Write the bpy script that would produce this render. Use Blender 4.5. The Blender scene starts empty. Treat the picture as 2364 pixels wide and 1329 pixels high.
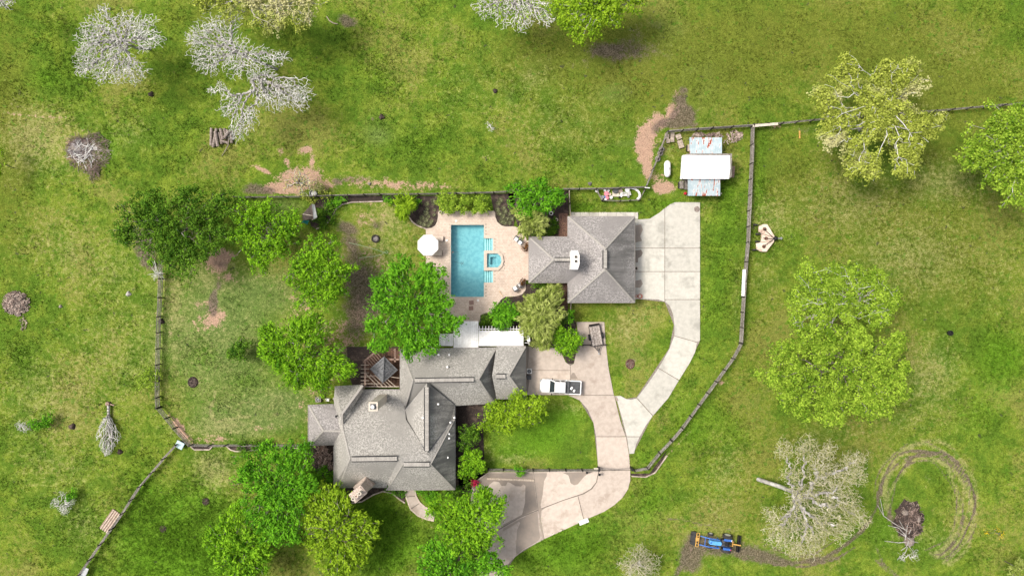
import bpy, math, random
import numpy as np
from mathutils import Vector, Matrix
from mathutils.geometry import tessellate_polygon
R = math.radians
rng = np.random.default_rng(7)
random.seed(7)
S = 16.0; H = 98.0
sc = bpy.context.scene
C = sc.collection

# ---------------------------------------------------------------- camera, sky, sun, exposure
cam = bpy.data.cameras.new('camera'); cam_o = bpy.data.objects.new('camera', cam); C.objects.link(cam_o)
cam_o.location = (0, 0, H); cam_o.rotation_euler = (0, 0, 0)
cam.sensor_width = 36; cam.lens = 36 * H / (2364 / S); cam.clip_start = 0.5; cam.clip_end = 6000
sc.camera = cam_o
SUN_EL, SUN_AZ = 58, 286          # compass azimuth the light comes from (north = +y)
w = bpy.data.worlds.new('World'); sc.world = w; w.use_nodes = True
nt = w.node_tree; nt.nodes.clear()
sky = nt.nodes.new('ShaderNodeTexSky'); sky.sky_type = 'NISHITA'; sky.sun_disc = False
sky.sun_elevation = R(SUN_EL); sky.sun_rotation = R(SUN_AZ); sky.dust_density = 6.0; sky.air_density = 1.0; sky.ozone_density = 0.0
bg = nt.nodes.new('ShaderNodeBackground'); bg.inputs[1].default_value = 0.084
out = nt.nodes.new('ShaderNodeOutputWorld')
hs = nt.nodes.new('ShaderNodeHueSaturation'); hs.inputs['Saturation'].default_value = 0.45      # thin overcast greys the blue
nt.links.new(sky.outputs[0], hs.inputs['Color']); nt.links.new(hs.outputs[0], bg.inputs[0]); nt.links.new(bg.outputs[0], out.inputs[0])
sun = bpy.data.lights.new('sun', 'SUN'); sun.energy = 1.5; sun.angle = R(15); sun.color = (1.0, 0.93, 0.82)
sun_o = bpy.data.objects.new('sun', sun); C.objects.link(sun_o)
d = Vector((math.sin(R(SUN_AZ)) * math.cos(R(SUN_EL)), math.cos(R(SUN_AZ)) * math.cos(R(SUN_EL)), math.sin(R(SUN_EL))))
sun_o.rotation_euler = d.to_track_quat('Z', 'Y').to_euler(); sun_o.location = d * 150
vs = sc.view_settings; vs.view_transform = 'Standard'; vs.look = 'None'; vs.gamma = 1; vs.use_curve_mapping = False
vs.exposure = 1.08

# ---------------------------------------------------------------- helpers
def P(px, py, z=0.0):
    k = (H - z) / H
    return Vector(((px - 1182) / S * k, (664.5 - py) / S * k, z))
def link(o): C.objects.link(o); return o
W = {}
class MB:
    def __init__(s): s.v = []; s.f = []; s.t = []
    def add(s, vs, fs, tone=0.5):
        b = len(s.v); s.v += [tuple(x) for x in vs]; s.f += [tuple(i + b for i in f) for f in fs]; s.t += [tone] * len(vs); return s
    def box(s, c, d, rz=0, rx=0, ry=0, tone=0.5):
        m = Matrix.Rotation(rz, 3, 'Z') @ Matrix.Rotation(ry, 3, 'Y') @ Matrix.Rotation(rx, 3, 'X'); c = Vector(c)
        vs = [c + m @ Vector((x * d[0] / 2, y * d[1] / 2, z * d[2] / 2)) for x in (-1, 1) for y in (-1, 1) for z in (-1, 1)]
        return s.add(vs, [(0, 1, 3, 2), (4, 6, 7, 5), (0, 4, 5, 1), (2, 3, 7, 6), (0, 2, 6, 4), (1, 5, 7, 3)], tone)
    def bar(s, a, b, w, h, tone=0.5):       # box from a to b, w horizontal, h vertical
        a = Vector(a); b = Vector(b); d = b - a; L = d.length or 1e-3; d /= L
        side = Vector((-d.y, d.x, 0)); side = side.normalized() if side.length > 1e-4 else Vector((1, 0, 0)); up = side.cross(d) * -1
        if up.z < 0: up = -up
        vs = [p + side * (sx * w / 2) + up * (sz * h / 2) for p in (a, b) for sx in (-1, 1) for sz in (-1, 1)]
        return s.add(vs, [(0, 1, 3, 2), (4, 6, 7, 5), (0, 4, 5, 1), (2, 3, 7, 6), (0, 2, 6, 4), (1, 5, 7, 3)], tone)
    def tube(s, pts, r, n=6, caps=True, tone=0.5):
        pts = [Vector(p) for p in pts]; rs = r if isinstance(r, (list, tuple)) else [r] * len(pts); vs = []
        for i, p in enumerate(pts):
            t = (pts[min(i + 1, len(pts) - 1)] - pts[max(i - 1, 0)]); t = t.normalized() if t.length > 1e-6 else Vector((0, 0, 1))
            a = t.orthogonal().normalized() if abs(t.z) > .9 else Vector((-t.y, t.x, 0)).normalized(); b = t.cross(a)
            vs += [p + (a * math.cos(2 * math.pi * k / n) + b * math.sin(2 * math.pi * k / n)) * rs[i] for k in range(n)]
        fs = [(i * n + k, i * n + (k + 1) % n, (i + 1) * n + (k + 1) % n, (i + 1) * n + k) for i in range(len(pts) - 1) for k in range(n)]
        if caps: fs += [tuple(range(n))[::-1], tuple(range((len(pts) - 1) * n, len(pts) * n))]
        return s.add(vs, fs, tone)
    def lathe(s, c, prof, n=16, tone=0.5, sx=1, sy=1):
        c = Vector(c); vs = []; fs = []
        for r, z in prof: vs += [c + Vector((r * sx * math.cos(2 * math.pi * k / n), r * sy * math.sin(2 * math.pi * k / n), z)) for k in range(n)]
        for i in range(len(prof) - 1): fs += [(i * n + k, i * n + (k + 1) % n, (i + 1) * n + (k + 1) % n, (i + 1) * n + k) for k in range(n)]
        if prof[0][0] > 1e-6: fs.append(tuple(range(n))[::-1])
        if prof[-1][0] > 1e-6: fs.append(tuple(range((len(prof) - 1) * n, len(prof) * n)))
        return s.add(vs, fs, tone)
    def loft(s, rings, tone=0.5, caps=True):
        n = len(rings[0]); vs = [Vector(p) for r_ in rings for p in r_]
        fs = [(i * n + k, i * n + (k + 1) % n, (i + 1) * n + (k + 1) % n, (i + 1) * n + k) for i in range(len(rings) - 1) for k in range(n)]
        if caps: fs += [tuple(range(n))[::-1], tuple(range((len(rings) - 1) * n, len(rings) * n))]
        return s.add(vs, fs, tone)
    def pad(s, cx, cy, w_, h_, r, zs, rz=0, tone=0.5, n=3):
        rings = []
        for z, ins in zs:
            ring = []; ww = w_ / 2 - ins; hh = h_ / 2 - ins; rr = max(0.005, min(r - ins * .5, ww, hh))
            for qx, qy, a0 in ((1, 1, 0), (-1, 1, 90), (-1, -1, 180), (1, -1, 270)):
                for k in range(n + 1):
                    a = R(a0 + 90 * k / n); x = qx * (ww - rr) + rr * math.cos(a); y = qy * (hh - rr) + rr * math.sin(a)
                    ring.append((cx + x * math.cos(rz) - y * math.sin(rz), cy + x * math.sin(rz) + y * math.cos(rz), z))
            rings.append(ring)
        return s.loft(rings, tone)
    def slab(s, pts, th, holes=(), tone=0.5, down=True):   # polygon in 3-D with vertical thickness below it
        loops = [[Vector(p) for p in pts]] + [[Vector(p) for p in h] for h in holes]
        tris = tessellate_polygon([[Vector((p.x, p.y, 0)) for p in l] for l in loops])
        flat = [p for l in loops for p in l]; n = len(flat)
        vs = flat + [p - Vector((0, 0, th)) for p in flat]; fs = []
        for t in tris:
            a, b, c = (flat[i] for i in t); up = (b - a).cross(c - a).z > 0
            t = tuple(t) if up else tuple(t)[::-1]
            fs.append(t)
            if down: fs.append(tuple(i + n for i in t)[::-1])
        o = 0
        for l in loops:
            m = len(l)
            fs += [(o + k, o + n + k, o + n + (k + 1) % m, o + (k + 1) % m) for k in range(m)]; o += m
        return s.add(vs, fs, tone)
def npmesh(name, v, f, tone=None, k=4, attrs=None):
    me = bpy.data.meshes.new(name); nv = len(v); nf = len(f)
    me.vertices.add(nv); me.vertices.foreach_set('co', np.ascontiguousarray(v, dtype=np.float32).ravel())
    me.loops.add(nf * k); me.loops.foreach_set('vertex_index', np.ascontiguousarray(f, dtype=np.int32).ravel())
    me.polygons.add(nf); me.polygons.foreach_set('loop_start', np.arange(0, nf * k, k, dtype=np.int32))
    try: me.polygons.foreach_set('loop_total', np.full(nf, k, dtype=np.int32))
    except Exception: pass
    if tone is not None:
        a = me.attributes.new('tone', 'FLOAT', 'POINT'); a.data.foreach_set('value', np.ascontiguousarray(tone, dtype=np.float32))
    for n_, col in (attrs or {}).items():
        a = me.attributes.new(n_, 'FLOAT_COLOR', 'POINT'); a.data.foreach_set('color', np.ascontiguousarray(col, dtype=np.float32).ravel())
    me.update(calc_edges=True); return me
def setmesh(o, me, m): o.data.materials.append(m) if m else None
def wloc(parent): return W.get(parent.name, Vector((0, 0, 0))) if parent else Vector((0, 0, 0))
def fromMB(name, mb, m, parent=None, local=False, smooth=False, loc=None):
    """one mesh object; world coordinates unless local"""
    off = Vector((0, 0, 0)) if local else (wloc(parent) if parent else (Vector(loc) if loc is not None else Vector((0, 0, 0))))
    me = bpy.data.meshes.new(name); me.from_pydata([(v[0] - off.x, v[1] - off.y, v[2] - off.z) for v in mb.v], [], mb.f)
    a = me.attributes.new('tone', 'FLOAT', 'POINT'); a.data.foreach_set('value', mb.t)
    if smooth: me.polygons.foreach_set('use_smooth', [True] * len(me.polygons))
    o = link(bpy.data.objects.new(name, me)); me.materials.append(m)
    if parent: o.parent = parent; W[o.name] = wloc(parent)
    elif loc is not None and not local: o.location = loc; W[o.name] = Vector(loc)
    elif local and loc is not None: o.location = loc
    return o
def fromnp(name, me, m, parent=None, smooth=False):
    if smooth: me.polygons.foreach_set('use_smooth', [True] * len(me.polygons))
    o = link(bpy.data.objects.new(name, me)); me.materials.append(m)
    if parent: o.parent = parent; W[o.name] = wloc(parent)
    return o
def tag(o, label, cat=None, group=None, kind=None):
    if label: o['label'] = label
    if cat: o['category'] = cat
    if group: o['group'] = group
    if kind: o['kind'] = kind
    return o
def thing(name, label, cat, loc, rz=0, group=None):
    o = link(bpy.data.objects.new(name, None)); o.empty_display_size = .3; o.location = loc; o.rotation_euler = (0, 0, rz)
    W[o.name] = Vector(loc); tag(o, label, cat, group); return o
def dup(root, loc, rz=None, label=None, scale=None):
    def cp(o, parent):
        c = o.copy(); link(c); c.parent = parent
        for ch in list(o.children): cp(ch, c)
        return c
    r = root.copy(); link(r)
    for ch in list(root.children): cp(ch, r)
    r.location = loc
    if rz is not None: r.rotation_euler = (0, 0, rz)
    if scale is not None: r.scale = (scale,) * 3
    if label: r['label'] = label
    return r

# ---------------------------------------------------------------- materials
class NB:
    def __init__(s, name):
        s.m = bpy.data.materials.new(name); s.m.use_nodes = True; s.nt = s.m.node_tree; s.nt.nodes.clear()
        s.out = s.nt.nodes.new('ShaderNodeOutputMaterial')
    def n(s, t, **k):
        x = s.nt.nodes.new('ShaderNode' + t)
        for a, b in k.items(): setattr(x, a, b)
        return x
    def set(s, sock, v):
        if hasattr(v, 'is_output') or isinstance(v, bpy.types.NodeSocket): s.nt.links.new(v, sock)
        else: sock.default_value = v
    def pos(s): return s.n('NewGeometry').outputs['Position']
    def noise(s, scale, detail=4, rough=.55, vec=None, dist=0.0, off=None):
        x = s.n('TexNoise'); x.inputs['Scale'].default_value = scale; x.inputs['Detail'].default_value = detail
        x.inputs['Roughness'].default_value = rough; x.inputs['Distortion'].default_value = dist
        v = vec or s.pos()
        if off:
            mp = s.n('Mapping'); s.set(mp.inputs[0], v); mp.inputs[1].default_value = off if len(off) == 3 else off[:3]; v = mp.outputs[0]
        s.set(x.inputs['Vector'], v); return x.outputs['Fac']
    def math(s, op, a, b=0.0, c=None, clamp=False):
        x = s.n('Math', operation=op, use_clamp=clamp); s.set(x.inputs[0], a); s.set(x.inputs[1], b)
        if c is not None: s.set(x.inputs[2], c)
        return x.outputs[0]
    def rng(s, v, a, b, lo=0.0, hi=1.0, smooth=True):
        x = s.n('MapRange'); x.interpolation_type = 'SMOOTHSTEP' if smooth else 'LINEAR'
        s.set(x.inputs['Value'], v); s.set(x.inputs['From Min'], a); s.set(x.inputs['From Max'], b); s.set(x.inputs['To Min'], lo); s.set(x.inputs['To Max'], hi)
        return x.outputs['Result']
    def mix(s, f, a, b, mode='MIX'):
        x = s.n('Mix', data_type='RGBA', blend_type=mode, clamp_factor=True); s.set(x.inputs['Factor'], f)
        s.set(x.inputs[6], a if not isinstance(a, tuple) else (*a[:3], 1)); s.set(x.inputs[7], b if not isinstance(b, tuple) else (*b[:3], 1)); return x.outputs[2]
    def scale(s, col, f):      # colour times a float socket
        cc = s.n('CombineColor')
        for i in range(3): s.set(cc.inputs[i], f)
        return s.mix(1.0, col, cc.outputs[0], 'MULTIPLY')
    def attr(s, name): return s.n('Attribute', attribute_name=name)
    def done(s, col, rough=.8, metal=0.0, bump=None, bstr=.3, bdist=.05, spec=.3, transl=None, alpha=None):
        p = s.n('BsdfPrincipled'); s.set(p.inputs['Base Color'], col if not isinstance(col, tuple) else (*col[:3], 1)); s.set(p.inputs['Roughness'], rough)
        p.inputs['Metallic'].default_value = metal; p.inputs['Specular IOR Level'].default_value = spec
        if bump is not None:
            b = s.n('Bump'); b.inputs['Strength'].default_value = bstr; b.inputs['Distance'].default_value = bdist
            s.set(b.inputs['Height'], bump); s.set(p.inputs['Normal'], b.outputs[0])
        sh = p.outputs[0]
        if transl:
            t = s.n('BsdfTranslucent'); s.set(t.inputs[0], col); mx = s.n('MixShader'); mx.inputs[0].default_value = transl
            s.set(mx.inputs[1], sh); s.set(mx.inputs[2], t.outputs[0]); sh = mx.outputs[0]
        s.set(s.out.inputs[0], sh); return s.m
def simple(name, c1, c2=None, scale=3.0, lo=.35, hi=.65, rough=.8, metal=0., bstr=.2, bdist=.03, detail=5, tone=0.25, c3=None, s3=.4, spec=.3):
    b = NB(name); c2 = c2 or tuple(x * .7 for x in c1)
    n = b.noise(scale, detail, .65); col = b.mix(b.rng(n, lo, hi), c1, c2)
    if c3: col = b.mix(b.rng(b.noise(s3, 5, .6, off=(7, 3, 1)), .5, .68), col, c3)
    t = b.attr('tone').outputs['Fac']
    col = b.scale(col, b.rng(t, 0, 1, 1 - tone, 1 + tone, False))
    return b.done(col, rough, metal, n, bstr, bdist, spec)
M = {}
M['wood_grey'] = simple('weathered_wood', (.27, .245, .22), (.12, .105, .09), 5, rough=.85, c3=(.33, .31, .28), s3=2.5)
M['wood_dark'] = simple('dark_wood', (.045, .038, .034), (.02, .017, .015), 4)
M['wood_brown'] = simple('brown_wood', (.16, .085, .055), (.07, .04, .03), 4)
M['wood_pink'] = simple('cedar_wood', (.34, .235, .19), (.21, .145, .115), 4)
M['wood_pale'] = simple('pale_wood', (.50, .42, .34), (.32, .26, .21), 4)
M['white_paint'] = simple('white_paint', (.80, .80, .78), (.68, .67, .65), 2.5, rough=.5)
M['white_metal'] = simple('white_metal', (.82, .82, .82), (.76, .76, .76), 1.5, rough=.35, bstr=.05)
M['stucco'] = simple('cream_stucco', (.60, .54, .46), (.48, .43, .36), 3)
M['stone'] = simple('pale_stone', (.50, .42, .36), (.34, .27, .23), 5, bstr=.5)
M['brick'] = simple('brick_wall', (.34, .22, .17), (.24, .15, .12), 7)
M['glass_dark'] = simple('dark_glass', (.03, .04, .045), (.02, .028, .03), 1, rough=.08, bstr=0, spec=.6)
M['black'] = simple('black_paint', (.02, .02, .022), (.012, .012, .013), 5, rough=.5)
M['rubber'] = simple('rubber', (.025, .025, .026), (.05, .045, .04), 6, rough=.9)
M['steel'] = simple('galvanised_steel', (.42, .44, .45), (.30, .31, .32), 4, rough=.45, metal=.4)
M['grey_plastic'] = simple('grey_plastic', (.10, .105, .11), (.07, .07, .075), 3, rough=.6)
M['terracotta'] = simple('terracotta', (.42, .14, .09), (.30, .09, .06), 4)
M['teal'] = simple('teal_plastic', (.02, .28, .27), (.02, .20, .20), 3, rough=.4)
M['pink'] = simple('pink_plastic', (.72, .25, .30), (.6, .2, .25), 3, rough=.4)
M['red'] = simple('red_plastic', (.50, .03, .05), (.4, .02, .04), 3, rough=.4)
M['blue_plastic'] = simple('blue_plastic', (.12, .25, .60), (.1, .2, .5), 3, rough=.4)
M['blue_paint'] = simple('blue_tractor_paint', (.05, .16, .50), (.035, .11, .36), 4, rough=.4)
M['lightblue_paint'] = simple('light_blue_hood_paint', (.12, .38, .72), (.09, .30, .62), 4, rough=.4)
M['yellow_paint'] = simple('yellow_ochre_paint', (.62, .36, .10), (.45, .25, .07), 5, rough=.5)
M['cushion'] = simple('cream_cushion', (.66, .55, .46), (.58, .48, .40), 2)
M['white_cloth'] = simple('white_canvas', (.80, .80, .80), (.75, .75, .75), 1.5, rough=.9)
M['mulch'] = simple('mulch', (.055, .038, .032), (.02, .014, .012), 7, bstr=.8, bdist=.06, c3=(.10, .07, .055), s3=1.3)
M['leaf_litter'] = simple('leaf_litter', (.18, .10, .07), (.05, .03, .025), 9, bstr=.6)
M['ash'] = simple('ash', (.22, .20, .20), (.06, .055, .055), 1.6, bstr=.6, c3=(.30, .26, .22), s3=.9)
M['bark'] = simple('bark', (.17, .14, .12), (.09, .075, .065), 3, c3=(.30, .29, .26), s3=1.2)
M['bark_pale'] = simple('lichen_covered_bark', (.40, .38, .355), (.25, .235, .22), 2.0, c3=(.50, .49, .47), s3=1.0)
M['twig_white'] = simple('bleached_twigs', (.76, .75, .72), (.56, .55, .52), 1.2, tone=.3)
M['twig_cream'] = simple('cream_lichen_twigs', (.60, .56, .43), (.40, .39, .24), .7, tone=.3)
M['twig_brown'] = simple('brown_twigs', (.27, .20, .17), (.14, .10, .09), 1.2, tone=.4, c3=(.36, .31, .28))
M['split_wood'] = simple('split_firewood', (.50, .41, .35), (.17, .12, .10), 2.5, tone=.5)
M['tile'] = simple('pool_tile', (.16, .36, .38), (.12, .28, .30), 4)
M['log'] = simple('grey_log_bark', (.30, .25, .22), (.16, .13, .115), 4)
M['conc_new'] = simple('pale_concrete', (.54, .52, .465), (.465, .448, .40), 1.6, rough=.85, bstr=.1, c3=(.37, .358, .318), s3=.5, tone=.12)
M['conc_old'] = simple('pinkish_concrete', (.51, .435, .375), (.435, .37, .318), 1.5, rough=.85, bstr=.1, c3=(.37, .305, .255), s3=.55, tone=.12)
M['conc_damp'] = simple('damp_concrete', (.285, .235, .195), (.235, .20, .17), .6, rough=.55, bstr=.1, tone=.2)
M['joint'] = simple('joint_earth', (.23, .20, .17), (.14, .12, .10), 5)
M['coping'] = simple('coping_stone', (.56, .47, .39), (.48, .40, .33), 3, tone=.1)
M['pool_plaster'] = simple('pool_plaster', (.33, .55, .58), (.25, .47, .52), 2.2, tone=.1, lo=.45, hi=.55)
M['pool_step'] = simple('pool_step_plaster', (.62, .76, .74), (.52, .68, .68), 2, tone=.1)
b = NB('pavers'); t = b.attr('tone').outputs['Fac']; n = b.noise(.6, 5, .6)
col = b.mix(t, (.54, .43, .35), (.64, .535, .45)); col = b.mix(b.rng(n, .45, .75), col, (.46, .37, .31)); M['paver'] = b.done(col, .85, bump=b.noise(9), bstr=.15)
def roofmat(name, c1, c2, stain):
    b = NB(name); n = b.noise(4.2, 3, .8); f = b.noise(8, 3, .75, off=(3, 1, 2)); g = b.noise(.25, 4, .5)
    col = b.mix(b.rng(n, .42, .58), tuple(x * .82 for x in c1), tuple(x * 1.12 for x in c2)); col = b.mix(b.rng(f, .5, .64), col, tuple(x * .5 for x in c1)); col = b.mix(b.rng(g, .4, .7), col, tuple(x * .86 for x in c1))
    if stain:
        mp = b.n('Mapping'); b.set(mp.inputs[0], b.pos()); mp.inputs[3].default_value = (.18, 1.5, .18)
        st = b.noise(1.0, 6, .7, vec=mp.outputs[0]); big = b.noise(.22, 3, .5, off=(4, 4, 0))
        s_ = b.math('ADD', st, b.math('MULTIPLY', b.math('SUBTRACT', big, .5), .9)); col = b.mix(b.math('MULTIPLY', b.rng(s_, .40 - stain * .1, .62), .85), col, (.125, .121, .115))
    return b.done(col, .9, bump=n, bstr=.6, bdist=.04)
M['shingle'] = roofmat('grey_shingles', (.31, .297, .275), (.40, .384, .355), 0)
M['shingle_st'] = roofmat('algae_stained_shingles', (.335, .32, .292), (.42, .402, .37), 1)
M['shingle_g'] = roofmat('rosy_grey_shingles', (.27, .253, .247), (.355, .334, .325), 0)
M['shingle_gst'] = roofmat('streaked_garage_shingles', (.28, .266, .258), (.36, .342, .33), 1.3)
M['vent'] = simple('ridge_cap', (.36, .34, .31), (.27, .255, .235), 8)
M['fascia'] = simple('grey_fascia', (.30, .28, .26), (.22, .2, .19), 3)
b = NB('rusty_tin'); n = b.noise(1.1, 5, .6, off=(2, 9, 0)); mp = b.n('Mapping'); b.set(mp.inputs[0], b.pos()); mp.inputs[3].default_value = (2.6, .55, 1)
r_ = b.noise(1.0, 4, .6, vec=mp.outputs[0], dist=.4); col = b.mix(b.rng(n, .4, .6), (.40, .50, .54), (.50, .58, .61))
col = b.mix(b.rng(r_, .53, .56), col, (.70, .70, .69)); col = b.mix(b.rng(r_, .57, .60), col, (.36, .09, .045)); M['tin'] = b.done(col, .45, .2)
def leafmat(name, a, c, transl=.22, dry=None):
    b = NB(name); t = b.attr('tone').outputs['Fac']; n = b.noise(.35, 3, .5)
    t2 = b.math('ADD', t, b.math('MULTIPLY', b.math('SUBTRACT', n, .5), .8), clamp=True)
    col = b.mix(t2, a, c)
    if dry: col = b.mix(b.rng(b.noise(.16, 3, .5, off=(5, 5, 5)), .48, .62), col, dry)
    return b.done(col, .7, spec=.06, transl=transl)
M['leaf_yellow'] = leafmat('yellow_green_leaves', (.115, .225, .010), (.33, .50, .028))
M['leaf_bright'] = leafmat('bright_green_leaves', (.065, .185, .008), (.26, .50, .022))
M['leaf_green'] = leafmat('fresh_green_leaves', (.042, .16, .008), (.185, .46, .022))
M['leaf_dark'] = leafmat('deep_green_leaves', (.030, .095, .008), (.16, .31, .026))
M['leaf_olive'] = leafmat('olive_lichen_leaves', (.18, .23, .025), (.47, .53, .10), dry=(.54, .52, .26))
M['leaf_lime'] = leafmat('oak_lime_leaves', (.10, .20, .012), (.365, .520, .055))
M['leaf_feather'] = leafmat('feathery_olive_leaves', (.16, .22, .03), (.42, .48, .14))
M['leaf_cream'] = leafmat('cream_lichen_leaves', (.24, .26, .07), (.54, .52, .30))
M['leaf_pink'] = leafmat('pinkish_pale_leaves', (.20, .13, .10), (.55, .42, .36))
M['leaf_brown'] = leafmat('bronze_leaves', (.06, .03, .015), (.26, .13, .05))
M['leaf_red'] = leafmat('crimson_petals', (.30, .01, .04), (.65, .04, .12))
M['leaf_gold'] = leafmat('yellow_petals', (.55, .40, .02), (.8, .6, .03))
M['leaf_sage'] = leafmat('sage_leaves', (.13, .15, .07), (.34, .35, .20))

# ---------------------------------------------------------------- layout of paved ground (photo pixels -> metres through P)
def px(pts, z=0.0): return [P(a, b_, z) for a, b_ in pts]
POOL = [(1041, 519), (1117, 519), (1117, 550), (1138, 550), (1138, 578), (1117, 578), (1117, 625), (1138, 625), (1138, 652), (1117, 652), (1117, 685), (1041, 685)]
SPA = [(1124, 585), (1149, 585), (1156, 592), (1158, 601), (1156, 610), (1149, 617), (1124, 617)]
SPA_OUT = [(1118, 579), (1151, 579), (1160, 588), (1163, 601), (1160, 614), (1151, 624), (1118, 624)]
PATIO = [(985, 529), (997, 528), (1006, 522), (1011, 512), (1013, 500), (1013, 489), (1085, 489), (1141, 489), (1142, 502), (1147, 514), (1157, 522), (1168, 525), (1185, 524), (1198, 528), (1208, 536), (1213, 548), (1214, 557), (1222, 557), (1222, 645), (1212, 645), (1212, 668), (1204, 678), (1190, 682), (1166, 683), (1155, 690), (1148, 702), (1145, 714), (1136, 719), (1122, 720), (1107, 726), (1107, 742), (1060, 742), (1058, 732), (1040, 725), (1028, 712), (1019, 690), (1010, 660), (990, 640), (985, 610)]
NEW = [
 [(1467, 507), (1500, 505), (1524, 490), (1534, 481), (1534, 572), (1467, 572)],
 [(1535.5, 480), (1548, 471), (1558, 467), (1616, 467), (1616, 572), (1535.5, 572)],
 [(1467, 573.5), (1534, 573.5), (1534, 626), (1467, 626)], [(1535.5, 573.5), (1616, 573.5), (1616, 626), (1535.5, 626)],
 [(1467, 627.5), (1534, 627.5), (1534, 696), (1520, 691), (1500, 690), (1467, 690)], [(1535.5, 627.5), (1616, 627.5), (1616, 690.5), (1535.5, 690.5)],
 [(1536, 692), (1616, 692), (1616, 786), (1610, 789), (1557, 774), (1557, 750), (1554, 725), (1546, 705), (1536, 697)],
 [(1556.5, 775.5), (1609, 790.5), (1605, 812), (1592, 838), (1568, 876.5), (1521, 848.5), (1545, 806)],
 [(1520, 850), (1567, 878), (1543, 918), (1508, 958.5), (1471, 917.5), (1495, 886)],
 [(1469.5, 919), (1506.5, 960), (1490, 983), (1477.5, 1006.5), (1447, 1006.5), (1438, 970), (1424, 922), (1420, 914), (1432, 913), (1447, 921), (1458, 922)],
 [(1447.5, 1008.2), (1476.5, 1008.2), (1468, 1026), (1464, 1046), (1453, 1047)]]
OLD = [
 [(1331, 743), (1395, 743), (1398, 794.5), (1344, 794.5), (1336, 780)],
 [(1214, 799), (1262, 799), (1282, 804), (1296, 815), (1306, 836), (1316, 843), (1316, 854), (1214, 854)],
 [(1214, 855.2), (1316, 855.2), (1316, 911), (1214, 911)],
 [(1317.3, 843), (1325, 839), (1330, 815), (1342, 796), (1398.5, 796), (1405, 850), (1417, 911), (1317.3, 911)],
 [(1312, 912.3), (1418, 912.3), (1432, 970), (1444, 1006.5), (1376, 1006.5), (1370, 975), (1357, 945), (1338, 923)],
 [(1376.3, 1008), (1445, 1008), (1452, 1048), (1455, 1084), (1381, 1084)],
 [(1232, 1089), (1381.5, 1086), (1376, 1112), (1364, 1127), (1345, 1138), (1300, 1153), (1243, 1175)],
 [(1128, 1089), (1230.5, 1089), (1241.5, 1175.5), (1200, 1192), (1160, 1215), (1112, 1243), (1085, 1180), (1090, 1115)],
 [(1383.5, 1086), (1455, 1085.5), (1455, 1108), (1450, 1128), (1438, 1147), (1418, 1165), (1395, 1180), (1349, 1200), (1335, 1143.5), (1348, 1140), (1367, 1128), (1378, 1113)],
 [(1244, 1177), (1300, 1155), (1333.5, 1144.5), (1347.5, 1201), (1290, 1228), (1257, 1243)],
 [(1114, 1245), (1161, 1217), (1201, 1194), (1242.5, 1178), (1255.5, 1244), (1210, 1268), (1190, 1284), (1170, 1304), (1155, 1330), (1146, 1352), (1095, 1352), (1128, 1290)]]
WALK = [(1319, 490), (1473, 490), (1473, 505.5), (1466, 505.5), (1466, 503), (1319, 503)]
ENTRY = [(934, 1124), (957, 1124), (959, 1143), (968, 1160), (981, 1171), (1004, 1180), (1002, 1200), (984, 1196), (965, 1188), (948, 1174), (939, 1155)]
BEDS = [
 [(944, 452), (1014, 452), (1013, 500), (1010, 515), (1003, 524), (990, 529), (978, 527), (962, 518), (946, 504), (940, 490)],
 [(1132, 447), (1188, 447), (1190, 490), (1186, 522), (1168, 525), (1155, 521), (1146, 511), (1142, 497), (1138, 478)],
 [(1172, 446), (1290, 440), (1312, 440), (1314, 497), (1290, 498), (1290, 545), (1218, 545), (1210, 533), (1196, 524)],
 [(1108, 728), (1136, 720), (1149, 712), (1150, 700), (1160, 688), (1190, 684), (1207, 678), (1214, 655), (1290, 655), (1312, 716), (1330, 745), (1332, 790), (1330, 815), (1324, 838), (1312, 842), (1296, 812), (1270, 798), (1212, 797), (1212, 760), (1108, 760)],
 [(1052, 932), (1148, 932), (1148, 955), (1115, 975), (1118, 1060), (1120, 1085), (1120, 1110), (1100, 1130), (1052, 1128)],
 [(712, 1022), (772, 1022), (772, 1095), (740, 1098), (722, 1080), (712, 1050)],
 [(793, 1120), (935, 1128), (935, 1160), (905, 1137), (885, 1133), (860, 1140), (835, 1160), (810, 1158)],
 [(718, 470), (738, 458), (800, 452), (812, 466), (785, 472), (774, 482), (766, 503), (750, 521), (730, 528), (718, 522), (712, 500)],
 [(800, 452), (944, 450), (944, 462), (884, 465), (812, 467)],
 [(440, 1030), (492, 1030), (488, 1036), (446, 1037)], [(524, 1028), (690, 1030), (690, 1034), (600, 1038), (560, 1041), (532, 1037)],
 [(1452, 1093), (1500, 1092), (1540, 1040), (1530, 1062), (1508, 1092), (1490, 1099), (1460, 1099)],
 [(800, 800), (924, 800), (924, 893), (838, 893), (815, 892), (806, 870)],
 [(1058, 1095), (1128, 1093), (1232, 1093), (1232, 1104), (1128, 1106), (1100, 1135), (1060, 1140)]]
def pip(poly, X, Y):
    ins = np.zeros(X.shape, bool); n = len(poly)
    for i in range(n):
        x0, y0 = poly[i]; x1, y1 = poly[(i + 1) % n]
        if y0 == y1: continue
        c = ((y0 > Y) != (y1 > Y)) & (X < (x1 - x0) * (Y - y0) / (y1 - y0) + x0); ins ^= c
    return ins
HOUSE_FOOT = [[(1225, 552), (1316, 552), (1316, 505), (1460, 505), (1460, 694), (1316, 694), (1316, 648), (1225, 648)], [(928, 810), (1140, 806), (1208, 806), (1208, 915), (1140, 925), (1046, 925), (1046, 1120), (790, 1115), (776, 1020), (716, 1022), (718, 940), (776, 900), (928, 900)]]
HARD = NEW + OLD + [WALK, ENTRY, PATIO] + HOUSE_FOOT

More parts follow.
